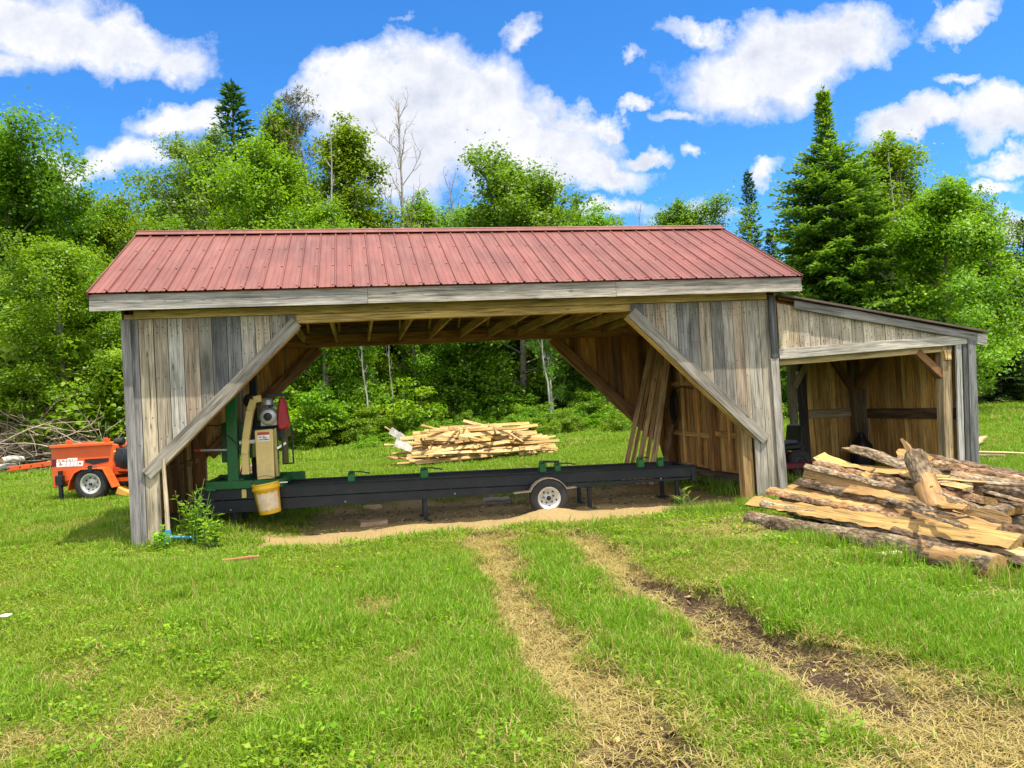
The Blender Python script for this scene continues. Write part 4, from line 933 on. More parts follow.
for i in range(14):
    n = g.uniform(.5, 2.1); s0 = g.uniform(-.05, 1.5); ln = g.uniform(1.3, 2.5); an = g.normal(0, .09); z = heap_z(n)+g.uniform(-.03, .05)
    dd = np.array([PD[0]*math.cos(an)-PD[1]*math.sin(an), PD[0]*math.sin(an)+PD[1]*math.cos(an), g.normal(-.05, .04)]); p0 = PA+PN*n+PD*s0+UPV*z; p1 = p0+dd*ln
    o = slab_mesh(p0, p1, g.uniform(.09, .15), g.uniform(.025, .04), nrm(UPV*.8+TOCAM*g.uniform(.2, .8)), (FRESH+[(.46, .33, .11)])[i % 5], 160+i, (RB, GB)[i % 2], .011, g.uniform(.7, 1.)).build('wood_slab', [FRESHW, BARK])
    tag(o, 'thin flat slab with its sawn face up among the loose top of the pile', 'slab', 'thin sawn-face slabs on the log pile')
# short offcut block in the grass in front of the pile
p = ground(893, 563); p[2] = gz(p[0], p[1]); mb = MB(); beam(mb, p+np.array([-.1, 0, .05]), p+np.array([.1, .03, .05]), .09, .07, (0, 1, 0), (.55, .44, .28), segs=2, wob=.004)
tag(mb.build('wood_block', WOOD, None, .006), 'small sawn offcut in the grass in front of the bark log', 'offcut')

# boards on the grass beyond the lean-to
for a, b, w_, t, lab in (((962, 457.5), (1040, 461), .16, (.60, .43, .2), 'long pale board lying on the grass beyond the lean-to'), ((970, 461.5), (1005, 462.5), .12, (.28, .23, .18), 'grey board lying under the long pale board'),
                         ((969, 452), (985, 447.5), .14, (.62, .4, .2), 'short pale board end raised behind the long board'), ((968, 454), (981, 452), .12, (.56, .36, .17), 'second short board beneath the raised pale board end')):
    A_, B_ = ground(*a), ground(*b); A_[2] = gz(A_[0], A_[1])+.12; B_[2] = gz(B_[0], B_[1])+.12+(.1 if 'raised' in lab else 0)
    mb = MB(); beam(mb, A_, B_, w_, .04, (0, 1, 0), t, segs=4, wob=.003); tag(mb.build('board', WOOD, None, .003), lab, 'board', 'boards on the grass by the lean-to')
A_ = at_depth(993, 459, 13.6); B_ = ground(1011, 472); B_[2] = .02; mb = MB(); beam(mb, A_, B_, .10, .03, (1, 0, 0), (.55, .36, .18)); tag(mb.build('board', WOOD, None, .003), 'short board propped slanting on the long pale board', 'board', 'boards on the grass by the lean-to')

# ------------------------------------------------------------------ heap of sawn strips behind the shed
g = np.random.default_rng(11)
C0 = np.array([-2.45, 20.4, 0]); C1 = np.array([.65, 21.9, 0]); ad = nrm(C1-C0)
def hz(t, q): return .12+.78*max(0, math.sin(math.pi*np.clip(t*.86+.12, 0, 1)))**.8*max(0, 1-(q/.75)**2)
for i in range(120):
    t = g.beta(1.5, 1.4); q = g.normal(0, .3); ln = g.uniform(1.1, 2.9); an = g.normal(0, .33); z = hz(t, q)*g.uniform(.15, 1.05)+.04
    if i % 6 == 0: an = g.choice([-1, 1])*g.uniform(.5, 1.1); ln *= .6; z = hz(t, q)+.05
    dr = np.array([ad[0]*math.cos(an)-ad[1]*math.sin(an), ad[0]*math.sin(an)+ad[1]*math.cos(an), g.normal(0, .045)])
    if i % 6 == 0: dr[2] = g.uniform(-.35, .15)
    c = C0+(C1-C0)*t+np.array([-ad[1], ad[0], 0])*q; c[2] = z
    p0, p1 = c-dr*ln/2, c+dr*ln/2
    for p in (p0, p1): p[2] = max(p[2], .05+gz(p[0], p[1]))
    mb = MB(); beam(mb, p0, p1, g.uniform(.045, .12), g.uniform(.018, .045), (0, .6, .8), tuple(np.array([(.50, .33, .13), (.45, .285, .10), (.55, .38, .17), (.36, .22, .085)][i % 4])*g.uniform(.9, 1.1)), segs=2, wob=.004)
    tag(mb.build('sawn_strip', WOOD), 'thin pale sawn strip in the heap on the grass behind the sawmill', 'wood strip', 'sawn strips heaped behind the shed')
for a, b, yy, w_, lab in (((391, 431), (408, 440), 20.2, .22, 'white birch bark piece sticking up above the strip heap'), ((396, 443), (412, 448), 20.0, .24, 'lower white birch bark piece at the strip heap end')):
    A_, B_ = at_depth(*a, yy), at_depth(*b, yy+.2); o = slab_mesh(A_, B_, w_, .05, nrm(UPV*.5+TOCAM), (.55, .5, .45), 40, (1, 1, 1), .01).build('birch_bark', [PLASTER, PLASTER]); tag(o, lab, 'bark', 'birch bark on the strip heap')
A_, B_ = at_depth(385, 427, 20.3), at_depth(402, 438, 20.5); mb = MB(); beam(mb, A_, B_, .07, .03, (0, 1, 0), (.62, .4, .17)); tag(mb.build('sawn_strip', WOOD), 'single strip slanting out past the white birch bark', 'wood strip', 'sawn strips heaped behind the shed')
# split firewood far behind the mill carriage
for i in range(9):
    p = at_depth(236+2.6*i+(i % 2), 478-(i % 3)*4.5, 18.6+.1*(i % 2)); d_ = np.array([g.normal(0, .4), 1., g.normal(0, .1)])*.2
    p[2] = max(p[2], .08); mb = log_mesh('split_log', p-d_, p+d_, .085, .085, (1, .8, .7), ends=(.70, .36, .22) if i % 3 else (.72, .62, .45), seed=70+i, n=9, bend=.0)
    tag(mb.build('split_log', [BARK, PEEL if i % 2 else mat_simple('cut_end', (.66, .33, .2), .8)]), 'pinkish split log in the small pile seen behind the sawmill carriage', 'firewood', 'firewood behind the sawmill')
# grey birch logs by the brush heap
for a, b, r, lab in (((2, 461), (23, 459), .11, 'grey birch log lying at the foot of the brush heap'), ((-6, 470), (16, 466), .11, 'lower birch log nearest the chipper drawbar')):
    A_, B_ = ground(*a, .15), ground(*b, .15); dd = 24.; 
    A_ = at_depth(a[0], a[1], 26); B_ = at_depth(b[0], b[1], 26.6)
    tag(log_mesh('birch_log', A_, B_, r, r*.9, (1.5, 1.45, 1.4), seed=90, bend=.05).build('birch_log', [PLASTER, PEEL]), lab, 'log', 'birch logs by the brush heap')
# scraps on the ground
p = ground(240, 566); mb = MB(); z = gz(p[0], p[1])+.06; beam(mb, (p[0]-.18, p[1], z), (p[0]+.19, p[1]+.03, z+.01), .04, .025, (0, 1, 0), (.45, .2, .1), segs=4, wob=.004); tag(mb.build('stick', WOOD, None, .002), 'reddish strip of wood lying in the lawn before the shed', 'stick')
p = ground(6, 624); mb = MB(); z = gz(p[0], p[1])+.07; box(mb, (p[0]-.03, p[1]-.03, z), (p[0]+.035, p[1]+.03, z+.012)); tag(mb.build('paper_scrap', WHITE, None, .002), 'crumpled white paper scrap lying in the grass', 'litter')
for px, py, s_, t, lab in ((374, 521, (.2, .1, .07), (.42, .29, .18), 'tan board offcut half sunk in the dirt under the mill'), (372, 506, (.16, .12, .05), (.5, .36, .2), 'pale bark piece right under the sawmill track'), (497, 500, (.22, .15, .09), (.42, .38, .33), 'grey flat stone under the track left of the wheel')):
    p = ground(px, py, -.08); z = gz(p[0], p[1]); mb = MB(); beam(mb, (p[0]-s_[0], p[1]-.04, z+s_[2]*.35), (p[0]+s_[0], p[1]+.04, z+s_[2]*.5), s_[1]*2, s_[2], (0, 1, .1), t, segs=3, wob=.012); tag(mb.build('wood_block', WOOD, None, .012), lab, 'offcut')
# ------------------------------------------------------------------ vegetation meshes
def leaves_mesh(name, C, Dr, Nn, Ls, Ws, rnd, mat, fold=.18):
    """rhombic folded leaves: base C, direction Dr, normal Nn"""
    S = np.cross(Dr, Nn); S /= np.maximum(np.linalg.norm(S, axis=1, keepdims=True), 1e-6)
    Ls = Ls[:, None]; Ws = Ws[:, None]
    v0 = C; v2 = C+Dr*Ls-Nn*Ls*.08; mid = C+Dr*Ls*.45
    v1 = mid+S*Ws*.5+Nn*Ws*fold; v3 = mid-S*Ws*.5+Nn*Ws*fold
    V = np.stack([v0, v1, v2, v3], 1).reshape(-1, 3); n = len(C)
    me = fast_mesh(name, V, np.arange(4*n).reshape(n, 4))
    me.attributes.new('rnd', 'FLOAT', 'POINT').data.foreach_set('value', np.repeat(np.clip(rnd, 0, 1), 4).astype(np.float32))
    me.materials.append(mat); return me
def unit(a): return a/np.maximum(np.linalg.norm(a, axis=-1, keepdims=True), 1e-9)

def trunk_mesh(name, tubes, mat):
    mb = MB()
    for pts, rad, n in tubes: tube(mb, pts, rad, n, caps=False)
    o = mb.build(name, mat); me = o.data; bpy.data.objects.remove(o); return me

def deciduous(seed, H, R, base, nl, leaf, cr, per, mat, tmat, prof='round', elev=(15, 65), forked=False, sparse=1.):
    leaf *= .70; per *= 2.0; cr *= .95
    g = np.random.default_rng(seed); tubes = []; clumps = []
    m = 9; zs = np.linspace(0, H*.9, m); wob = np.cumsum(g.normal(0, .012*H, (m, 2)), axis=0); wob -= wob[0]
    tp = np.column_stack([wob*.5, zs]); r0 = H*.0115+.03
    tubes.append((tp, np.linspace(r0, r0*.18, m), 8))
    def at(z): return np.array([np.interp(z, zs, tp[:, 0]), np.interp(z, zs, tp[:, 1]), z])
    for i in range(nl):
        t = (i+.5)/nl; z = H*(base+(.9-base)*t**.9); az = i*2.39996+g.normal(0, .35)
        pr = {'round': math.sin(math.pi*(.16+.78*t))**.75, 'cone': (1-t)**.65+.12, 'tall': (.45+.55*min(1, t/.3))*(1-t)**.6+.14, 'flat': .55+.6*t-.55*t**3}[prof]
        ln = R*pr*g.uniform(.72, 1.15); e0 = RAD(elev[0]+(elev[1]-elev[0])*t+g.normal(0, 6))
        p = at(z); pts = [p]; d = np.array([math.cos(az)*math.cos(e0), math.sin(az)*math.cos(e0), math.sin(e0)])
        for q in range(5): d = nrm(d+np.array([0, 0, .06])+g.normal(0, .10, 3)); p = p+d*ln/5; pts.append(p)
        pts = np.array(pts); tubes.append((pts, np.linspace(r0*.34*(1-.6*t), .012, 6), 5))
        for f in (.42, .62, .82, 1.0):
            if g.random() < sparse: clumps.append((pts[0]+(np.array([np.interp(f, np.linspace(0, 1, 6), pts[:, k]) for k in range(3)])-pts[0])+g.normal(0, .12, 3), .75+.4*f))
        for q in range(int(g.integers(2, 5))):
            f = g.uniform(.35, .95); b = np.array([np.interp(f, np.linspace(0, 1, 6), pts[:, k]) for k in range(3)])
            dd = nrm(nrm(pts[-1]-pts[0])+g.normal(0, .75, 3)); l2 = ln*g.uniform(.22, .42)+.2
            mid = b+dd*l2*.5; e = b+dd*l2+np.array([0, 0, .06*l2]); tubes.append((np.array([b, mid, e]), [.014, .01, .006], 4))
            if g.random() < sparse: clumps.append((e, 1.)); clumps.append((mid+g.normal(0, .1, 3), .8))
    top = at(H*.9)
    for q in range(9):
        f = q/8; clumps.append((top+np.array([g.normal(0, .16*R*(1-f)+.05), g.normal(0, .16*R*(1-f)+.05), (-.13+.21*f)*H*.9]), .75-.45*f))
    C = []; RN = []; OUT = []
    cen = np.array([0, 0, H*.5])
    for c, s in clumps:
        n = int(per*s*g.uniform(.7, 1.3)); o = g.normal(0, 1, (n, 3)); o = unit(o)*g.random((n, 1))**.45*np.array([1, 1, .62])*cr*s*1.25*np.where(g.random((n, 1)) < .16, 1.7, 1.)*g.uniform(.75, 1.25)
        C.append(c+o); RN.append(np.clip(.5+g.normal(0, .17)+g.normal(0, .17, n), 0, 1)); OUT.append(np.tile(nrm(c-cen), (n, 1))*.35+unit(o)*.45)
    # leading shoots that break the outline
    for pts, rad, nn_ in list(tubes[1:]):
        if len(pts) > 4 and g.random() < .85:
            d = nrm(nrm(pts[-1]-pts[-2])+np.array([0, 0, .55])+g.normal(0, .3, 3)); l = g.uniform(.5, 1.3); n = int(per*.42); f = g.random((n, 1))**.8
            C.append(pts[-1]+d*l*f+g.normal(0, 1, (n, 3))*.20*(1.1-f)); RN.append(np.clip(.62+g.normal(0, .18, n), 0, 1)); OUT.append(np.tile(d, (n, 1))*.5)
            tubes.append((np.array([pts[-1], pts[-1]+d*l*.9]), [.01, .005], 4))
    C = np.concatenate(C); RN = np.concatenate(RN); OUT = np.concatenate(OUT); n = len(C)
    N = unit(OUT+np.array([0, 0, .75])+g.normal(0, .55, (n, 3))); Dr = unit(np.cross(N, g.normal(0, 1, (n, 3)))+np.array([0, 0, -.25]))
    N = unit(N-Dr*(N*Dr).sum(1, keepdims=True)); Ls = leaf*g.uniform(.65, 1.35, n)
    return dict(parts=[('trunk', trunk_mesh('trunk', tubes, tmat)), ('crown', leaves_mesh('crown', C, Dr, N, Ls, Ls*g.uniform(.55, .8, n), RN, mat))], H=H)

def conifer(seed, H, R, mat, base=.05, whorl=.34, nb=7, droop=.0, dens=1., pw=.82, prof=None):
    g = np.random.default_rng(seed); tubes = [(np.array([[0, 0, 0], [.02, .01, H*.5], [0, 0, H*.99]]), [H*.012+.03, H*.007+.015, .012], 8)]
    C = []; D_ = []; L_ = []; T_ = []
    z = H*base
    while z < H*.985:
        t = z/H; k = max(3, int(nb*(.55+.6*(1-t))))
        a0 = g.uniform(0, 6.28)
        for b in range(k):
            az = a0+b*2*math.pi/k+g.normal(0, .16)
            ln = (R*(prof(t) if prof else (1-t)**pw)*g.uniform(.74, 1.14)+.10)*(1 if g.random() > .06 else .55); el = RAD(-14+52*t**1.3)+g.normal(0, .07)-droop
            d = np.array([math.cos(az)*math.cos(el), math.sin(az)*math.cos(el), math.sin(el)]); p = np.array([0, 0, z]); pts = [p]
            ns = max(3, int(ln/.15)); st = ln/ns
            for q in range(ns):
                d = nrm(d+np.array([0, 0, .028 if q > ns*.5 else -.02])+g.normal(0, .02, 3)); p = p+d*st; pts.append(p)
                f = (q+1)/ns
                if f < .16: continue
                side = nrm(np.cross(d, [0, 0, 1])); up = np.cross(side, d)
                tl = (.42*ln*(1-f)**.8+.13)*g.uniform(.75, 1.2); tl = min(tl, .75)
                for s in (-1, 1):
                    if g.random() > dens: continue
                    dd = nrm(d*.75+side*s*.8+up*g.normal(.06, .14)); nn = max(1, int(tl/.16))
                    for w_ in range(nn):
                        C.append(p+dd*tl*w_/nn+g.normal(0, .02, 3)); D_.append(nrm(dd+g.normal(0, .22, 3)-np.array([0, 0, .06]))); L_.append(.25*g.uniform(.8, 1.25)); T_.append(.55*f+.45*(w_+1)/nn)
                C.append(p); D_.append(nrm(d+g.normal(0, .15, 3))); L_.append(.25); T_.append(f)
            if ln > .6: tubes.append((np.array(pts)[::max(1, ns//3)], np.linspace(.02, .007, len(np.array(pts)[::max(1, ns//3)])), 4))
        z += whorl*g.uniform(.8, 1.15)*(1-.45*t)
    for q in range(10): C.append(np.array([0, 0, H*(.955+.005*q)])); D_.append(nrm(np.array([g.normal(0, .35), g.normal(0, .35), 1.]))); L_.append(.25); T_.append(.8)
    C = np.array(C); D_ = np.array(D_); L_ = np.array(L_); T_ = np.array(T_); n = len(C)
    # two blades per spray: one flat, one tilted
    C = np.concatenate([C, C]); D2 = np.concatenate([D_, unit(D_+g.normal(0, .3, (n, 3)))]); L2 = np.concatenate([L_, L_*.85]); T2 = np.concatenate([T_, T_])
    N = unit(np.array([0, 0, 1.])+g.normal(0, .5, (2*n, 3))); N = unit(N-D2*(N*D2).sum(1, keepdims=True))
    rnd = np.clip(.08+.62*T2**1.6+g.normal(0, .16, 2*n), 0, 1)
    return dict(parts=[('trunk', trunk_mesh('trunk', tubes, TRUNK)), ('crown', leaves_mesh('crown', C, D2, N, L2, L2*.36, rnd, mat, .05))], H=H)

def dead_tree(seed, H, spread, n1=16, mat=None, tuft=None):
    g = np.random.default_rng(seed); tubes = []
    m = 9; zs = np.linspace(0, H, m); tp = np.column_stack([np.cumsum(g.normal(0, .008*H, (m, 2)), axis=0), zs]); tubes_t = [(tp, np.linspace(H*.0085+.03, .018, m), 7)]
    ends = []
    def br(p, d, ln, r, lev):
        pts = [p]
        for q in range(4): d = nrm(d+np.array([0, 0, .1])+g.normal(0, .14, 3)); p = p+d*ln/4; pts.append(p)
        tubes.append((np.array(pts), np.linspace(r*.95, r*.35, 5), 4))
        if lev:
            for q in range(int(g.integers(3, 6))): i = int(g.integers(1, 5)); br(pts[i], nrm(d+g.normal(0, .6, 3)), ln*g.uniform(.3, .55), r*.55, lev-1)
        else: ends.append(pts[-1])
    for i in range(n1):
        z = H*(.42+.56*i/n1); az = i*2.4+g.normal(0, .4); e = RAD(g.uniform(35, 65))
        br(np.array([np.interp(z, zs, tp[:, 0]), np.interp(z, zs, tp[:, 1]), z]), np.array([math.cos(az)*math.cos(e), math.sin(az)*math.cos(e), math.sin(e)]), spread*g.uniform(.6, 1.15)*(1.15-.7*i/n1), .03, 2)
    mat = mat or DEADWOOD
    parts = [('trunk', trunk_mesh('trunk', tubes_t, mat)), ('branches', trunk_mesh('branches', tubes, mat))]
    if tuft:
        E = np.array(ends); E = E[g.random(len(E)) < .75]; C = np.repeat(E, 16, axis=0)+g.normal(0, .13, (len(E)*16, 3)); n = len(C)
        D_ = unit(g.normal(0, 1, (n, 3))+np.array([0, 0, .5])); N = unit(np.cross(D_, g.normal(0, 1, (n, 3))))
        parts.append(('crown', leaves_mesh('crown', C, D_, N, np.full(n, .2), np.full(n, .04), g.random(n), tuft)))
    return dict(parts=parts, H=H)

def bush(seed, H, R, leaf, per, ncl, mat):
    leaf *= .72; per *= 1.9; g = np.random.default_rng(seed); tubes = []; C = []; RN = []; O = []
    for i in range(ncl):
        az = g.uniform(0, 6.28); r = R*g.random()**.5; z = H*(.12+.83*g.random()**.8*(1-.45*(r/R)**2)); c = np.array([r*math.cos(az), r*math.sin(az), z])
        tubes.append((np.array([[c[0]*.15, c[1]*.15, 0], [c[0]*.6, c[1]*.6, z*.55], c]), [.025, .015, .006], 4))
        n = int(per*g.uniform(.7, 1.3)); o = unit(g.normal(0, 1, (n, 3)))*g.random((n, 1))**.45*np.array([1, 1, .7])*.34*(.6+.4*R)
        C.append(c+o); RN.append(np.clip(.5+g.normal(0, .18)+g.normal(0, .16, n), 0, 1)); O.append(unit(o)*.5)
    C = np.concatenate(C); RN = np.concatenate(RN); O = np.concatenate(O); n = len(C); C[:, 2] = np.maximum(C[:, 2], .03)
    N = unit(O+np.array([0, 0, .8])+g.normal(0, .5, (n, 3))); Dr = unit(np.cross(N, g.normal(0, 1, (n, 3)))+np.array([0, 0, -.15])); N = unit(N-Dr*(N*Dr).sum(1, keepdims=True)); Ls = leaf*g.uniform(.65, 1.35, n)
    return dict(parts=[('stems', trunk_mesh('stems', tubes, TRUNK)), ('foliage', leaves_mesh('foliage', C, Dr, N, Ls, Ls*.65, RN, mat))], H=H)

LEAF_MAPLE = mat_leaf('maple_leaf', (.035, .095, .005), (.095, .21, .006), (.18, .31, .012))
LEAF_BRIGHT = mat_leaf('bright_leaf', (.055, .14, .004), (.13, .255, .006), (.23, .36, .014), .42)
LEAF_ASPEN = mat_leaf('aspen_leaf', (.05, .125, .010), (.105, .23, .016), (.19, .33, .034), .35, .45)
LEAF_DARK = mat_leaf('dark_leaf', (.03, .085, .005), (.075, .175, .007), (.15, .27, .012))  # darker green leaf tone
NEEDLE = mat_leaf('spruce_needle', (.012, .036, .009), (.03, .078, .012), (.09, .16, .02), .15, .25)
NEEDLE_F = mat_leaf('fir_needle', (.03, .085, .010), (.085, .19, .016), (.24, .37, .035), .35, .25)
NEEDLE_P = mat_leaf('pine_needle', (.03, .05, .012), (.07, .09, .02), (.13, .14, .04), .2, .2)

POLEBARK = mat_simple('pole_bark', (.27, .26, .225), .85, var=.45, scale=2.2, dirt=(.09, .08, .065))
KINDS = {
 'maple_a': deciduous(1, 13, 4.2, .08, 24, .20, .66, 92, LEAF_MAPLE, TRUNK, 'round'),
 'maple_b': deciduous(2, 12, 3.6, .10, 24, .19, .62, 92, LEAF_BRIGHT, TRUNK, 'round'),
 'maple_c': deciduous(3, 12, 4.2, .12, 22, .20, .70, 84, LEAF_DARK, TRUNK, 'round'),
 'poplar_a': deciduous(4, 15, 3.1, .14, 26, .18, .55, 74, LEAF_ASPEN, PALETRUNK, 'tall', (35, 70), sparse=.85),
 'poplar_b': deciduous(5, 14, 2.9, .16, 24, .18, .5, 70, LEAF_BRIGHT, PALETRUNK, 'tall', (38, 72), sparse=.8),
 'aspen': deciduous(6, 14, 3.3, .2, 24, .17, .52, 66, LEAF_ASPEN, PALETRUNK, 'round', (25, 62), sparse=.75),
 'cone_maple': deciduous(7, 10, 3.6, .05, 30, .19, .56, 92, LEAF_BRIGHT, TRUNK, 'cone', (15, 60)),
 'spruce_a': conifer(8, 15, 2.5, NEEDLE, .05),
 'spruce_b': conifer(9, 14, 1.9, NEEDLE, .05, .32),
 'fir': conifer(10, 14.5, 3.15, NEEDLE_F, .03, .26, 11, prof=lambda t: float(np.interp(t, [0, .3, .55, .68, .76, .82, .9, 1], [1, .97, .84, .66, .42, .12, .065, .012]))),
 'pole': dead_tree(18, 12, .9, 9, POLEBARK),
 'dead_a': dead_tree(11, 16, 2.6, 22),
 'dead_b': dead_tree(12, 17, 2.0, 20, tuft=NEEDLE_P),
 'bush_a': bush(13, 1.8, 1.1, .15, 60, 30, LEAF_BRIGHT),
 'bush_b': bush(14, 3.0, 1.6, .17, 66, 48, LEAF_MAPLE),
 'bush_c': bush(15, 4.2, 2.0, .19, 66, 60, LEAF_DARK),
 'bush_d': bush(16, 3.6, 1.7, .18, 66, 54, LEAF_BRIGHT),
}
def plant(kind, name, px, top, Y, lab, cat='tree', group='trees along the edge of the wood', wide=1., rz=None, h=None):
    K = KINDS[kind]
    if 'top' not in K:
        K['top'] = max(max(v.co.z for v in me.vertices) for _, me in K['parts'])
    T = at_depth(px, top, Y); x, y = T[0], Y; z0 = gz(x, y)-.05
    s = (h or (T[2]-z0))/K['top']
    e = empty(name, (x, y, z0), lab, cat, rng.uniform(0, 6.28) if rz is None else rz, group)
    e.scale = (s*wide, s*wide, s)
    for nm, me in K['parts']:
        o = bpy.data.objects.new(nm, me); COL.objects.link(o); o.parent = e
    return e
TREES = [
 ('maple_a', 'maple_tree', 4, 112, 33, 'tall leafy tree at the left edge of the wood', 'tree', 1.05),
 ('maple_a', 'maple_tree', 36, 158, 35, 'leafy tree behind the left edge tree, a little lower', 'tree', 1.0),
 ('maple_b', 'maple_tree', 58, 232, 29, 'lower bright tree in front of the tall left edge tree', 'tree', 1.15),
 ('maple_b', 'maple_tree', 106, 186, 37, 'round tree left of the red roof', 'tree', 1.0),
 ('maple_a', 'maple_tree', 128, 262, 34, 'short leafy tree close by the left gable of the shed', 'tree', 1.0),
 ('aspen', 'aspen_tree', 192, 130, 40, 'airy grey-green aspen left of the dark spruce top', 'tree', 1.05),
 ('spruce_a', 'spruce_tree', 231, 78, 44, 'dark spruce whose top rises above the left trees', 'tree', 1.35),
 ('maple_b', 'maple_tree', 256, 132, 36, 'bright green tree right in front of the dark spruce', 'tree', 1.0),
 ('poplar_b', 'poplar_tree', 276, 94, 43, 'slim poplar just right of the dark spruce top', 'tree', .8),
 ('dead_b', 'pine_snag', 303, 80, 42, 'half bare pine with thin brown needles left of the bright poplar', 'tree', 1.1),
 ('poplar_b', 'poplar_tree', 345, 113, 38, 'leafy poplar left of the tall bare tree', 'tree', 1.15),
 ('maple_b', 'maple_tree', 318, 195, 35, 'low bright tree under the half bare pine', 'tree', 1.0),
 ('dead_a', 'bare_tree', 388, 90, 40, 'tall bare dead tree against the big cloud', 'tree', .95),
 ('poplar_b', 'poplar_tree', 418, 188, 42, 'small thin poplar right of the tall bare tree', 'tree', 1.1),
 ('dead_a', 'bare_tree', 458, 168, 43, 'short bare twiggy tree behind the middle tree', 'tree', 1.0),
 ('aspen', 'aspen_tree', 470, 196, 40, 'low airy aspen left of the middle tree', 'tree', 1.0),
 ('maple_a', 'maple_tree', 513, 148, 38, 'round leafy tree rising behind the middle of the roof', 'tree', 1.2),
 ('poplar_b', 'poplar_tree', 595, 205, 46, 'small tree top alone above the roof ridge', 'tree', .9),
 ('maple_a', 'maple_tree', 682, 193, 46, 'round tree top above the right half of the ridge', 'tree', 1.15),
 ('dead_a', 'bare_tree', 643, 199, 46, 'few bare twigs above the ridge left of the round top', 'tree', .6),
 ('spruce_b', 'spruce_tree', 747, 168, 50, 'small pointed spruce standing alone right of the ridge end', 'tree', .9),
 ('spruce_b', 'spruce_tree', 770, 228, 44, 'short spruce between the pointed spruce and the big fir', 'tree', 1.1),
 ('fir', 'fir_tree', 822, 83, 33, 'large fir with pale green tips behind the lean-to', 'tree', 1.0),
 ('poplar_b', 'poplar_tree', 886, 128, 36, 'tall bright poplar right of the large fir', 'tree', 1.3),
 ('dead_a', 'bare_tree', 899, 168, 34.5, 'bare grey trunk with few limbs in front of the bright poplar', 'tree', .7),
 ('cone_maple', 'maple_tree', 938, 176, 31, 'broad bright yellow-green tree behind the lean-to end', 'tree', 1.02),
 ('maple_c', 'maple_tree', 965, 186, 40, 'darker tree top right behind the bright yellow-green tree', 'tree', .8),
 ('spruce_a', 'spruce_tree', 988, 232, 38, 'dark spruce at the field edge beside the yellow-green tree', 'tree', 1.5),
 ('dead_a', 'bare_tree', 985, 205, 44, 'bare twiggy top behind the dark spruces at the field', 'tree', .6),
 ('spruce_a', 'spruce_tree', 1022, 216, 41, 'dark spruce at the right edge of the field', 'tree', 1.5),
 ('spruce_a', 'spruce_tree', 1075, 235, 40, 'dark spruce beyond the right edge spruce', 'tree', 1.4),
 ('poplar_a', 'birch_tree', 362, 236, 37, 'slim pale trunk standing in the thicket seen through the shed', 'tree', .6),
 ('poplar_a', 'birch_tree', 542, 238, 36.5, 'leaning white trunk right of the strip heap seen through the shed', 'tree', .6),
 ('maple_c', 'maple_tree', 600, 262, 39, 'dark tree seen through the right half of the shed opening', 'tree', 1.15),
 ('maple_c', 'maple_tree', 470, 262, 41, 'dark tree behind the strip heap', 'tree', 1.1),
 ('maple_b', 'maple_tree', 410, 262, 38, 'bright sapling tree behind the left end of the strip heap', 'tree', 1.0),
 ('maple_c', 'maple_tree', 700, 240, 40, 'dark tree hidden behind the right wall of the shed', 'tree', 1.1),
 ('maple_a', 'maple_tree', -60, 150, 36, 'leafy tree just beyond the left edge of the wood', 'tree', 1.0),
]
TREES += [('pole', 'birch_tree', 361, 310, 33, 'pale straight trunk above the left log stop', 'tree', .85), ('pole', 'birch_tree', 386, 305, 34, 'slim pale trunk left of the birch bark on the strip heap', 'tree', .6),
 ('pole', 'birch_tree', 543, 296, 33.8, 'white trunk standing free right behind the strip heap', 'tree', .9), ('pole', 'birch_tree', 898, 150, 33, 'tall thin grey trunk rising in the bright poplar', 'tree', .7), ('pole', 'birch_tree', 312, 118, 35, 'thin grey trunk rising beside the bright poplar at left', 'tree', .7)]
for (kd, nm, px, tp, Y, lab, cat, wd) in TREES:
    tr = plant(kd, nm, px, tp, Y, lab, cat, wide=wd)
    if kd == 'pole': tr.rotation_euler.x = rng.normal(0, .03); tr.rotation_euler.y = rng.normal(.0, .05)
BUSHES = [('bush_b', -10, 330, 31, 'large bush at the left edge below the tall tree', 1.3), ('bush_d', 62, 318, 30.5, 'tall bright bush left of the shed roof corner', 1.2), ('bush_d', 112, 322, 32, 'tall bush close behind the left shed wall', 1.2), ('bush_b', 14, 300, 34, 'tall mid green bush behind the left edge bush', 1.3), ('bush_a', 86, 372, 31, 'bright lime shrub in front of the brush heap', 1.35), ('bush_b', 30, 372, 37, 'dark leafy shrub behind the brush heap', 1.4), ('bush_b', 140, 385, 33, 'shrub half hidden by the left shed post', 1.2),
 ('bush_d', 300, 380, 33, 'bright shrub right of the mill engine', 1.2), ('bush_b', 345, 372, 35, 'shrub in front of the slim pale trunk', 1.3), ('bush_d', 395, 378, 34.5, 'bright bush behind the left end of the strip heap', 1.3),
 ('bush_c', 450, 365, 38, 'dark bush directly behind the strip heap', 1.3), ('bush_b', 500, 378, 37, 'mid green bush right behind the top of the strip heap', 1.3), ('bush_c', 545, 370, 38, 'dark bush at the leaning white trunk', 1.2),
 ('bush_b', 590, 388, 36, 'low bush in the right half of the shed opening', 1.3), ('bush_c', 625, 372, 38, 'dark bush beside the leaning boards', 1.2), ('bush_a', 615, 412, 33, 'small pale shrub at the grass edge near the leaning boards', 1.2),
 ('bush_a', 525, 404, 33.5, 'small light sapling above the strip heap', .8), ('bush_c', 1003, 360, 40, 'dark bush under the field edge spruces', 1.5), ('bush_c', 965, 372, 37, 'dark bush right behind the lean-to corner', 1.4), ('bush_c', 1050, 362, 40, 'dark bush at the far right field edge', 1.5)]
for kd, px, tp, Y, lab, wd in BUSHES: plant(kd, 'shrub', px, tp, Y, lab, 'shrub', 'shrubs at the edge of the wood', wide=wd)

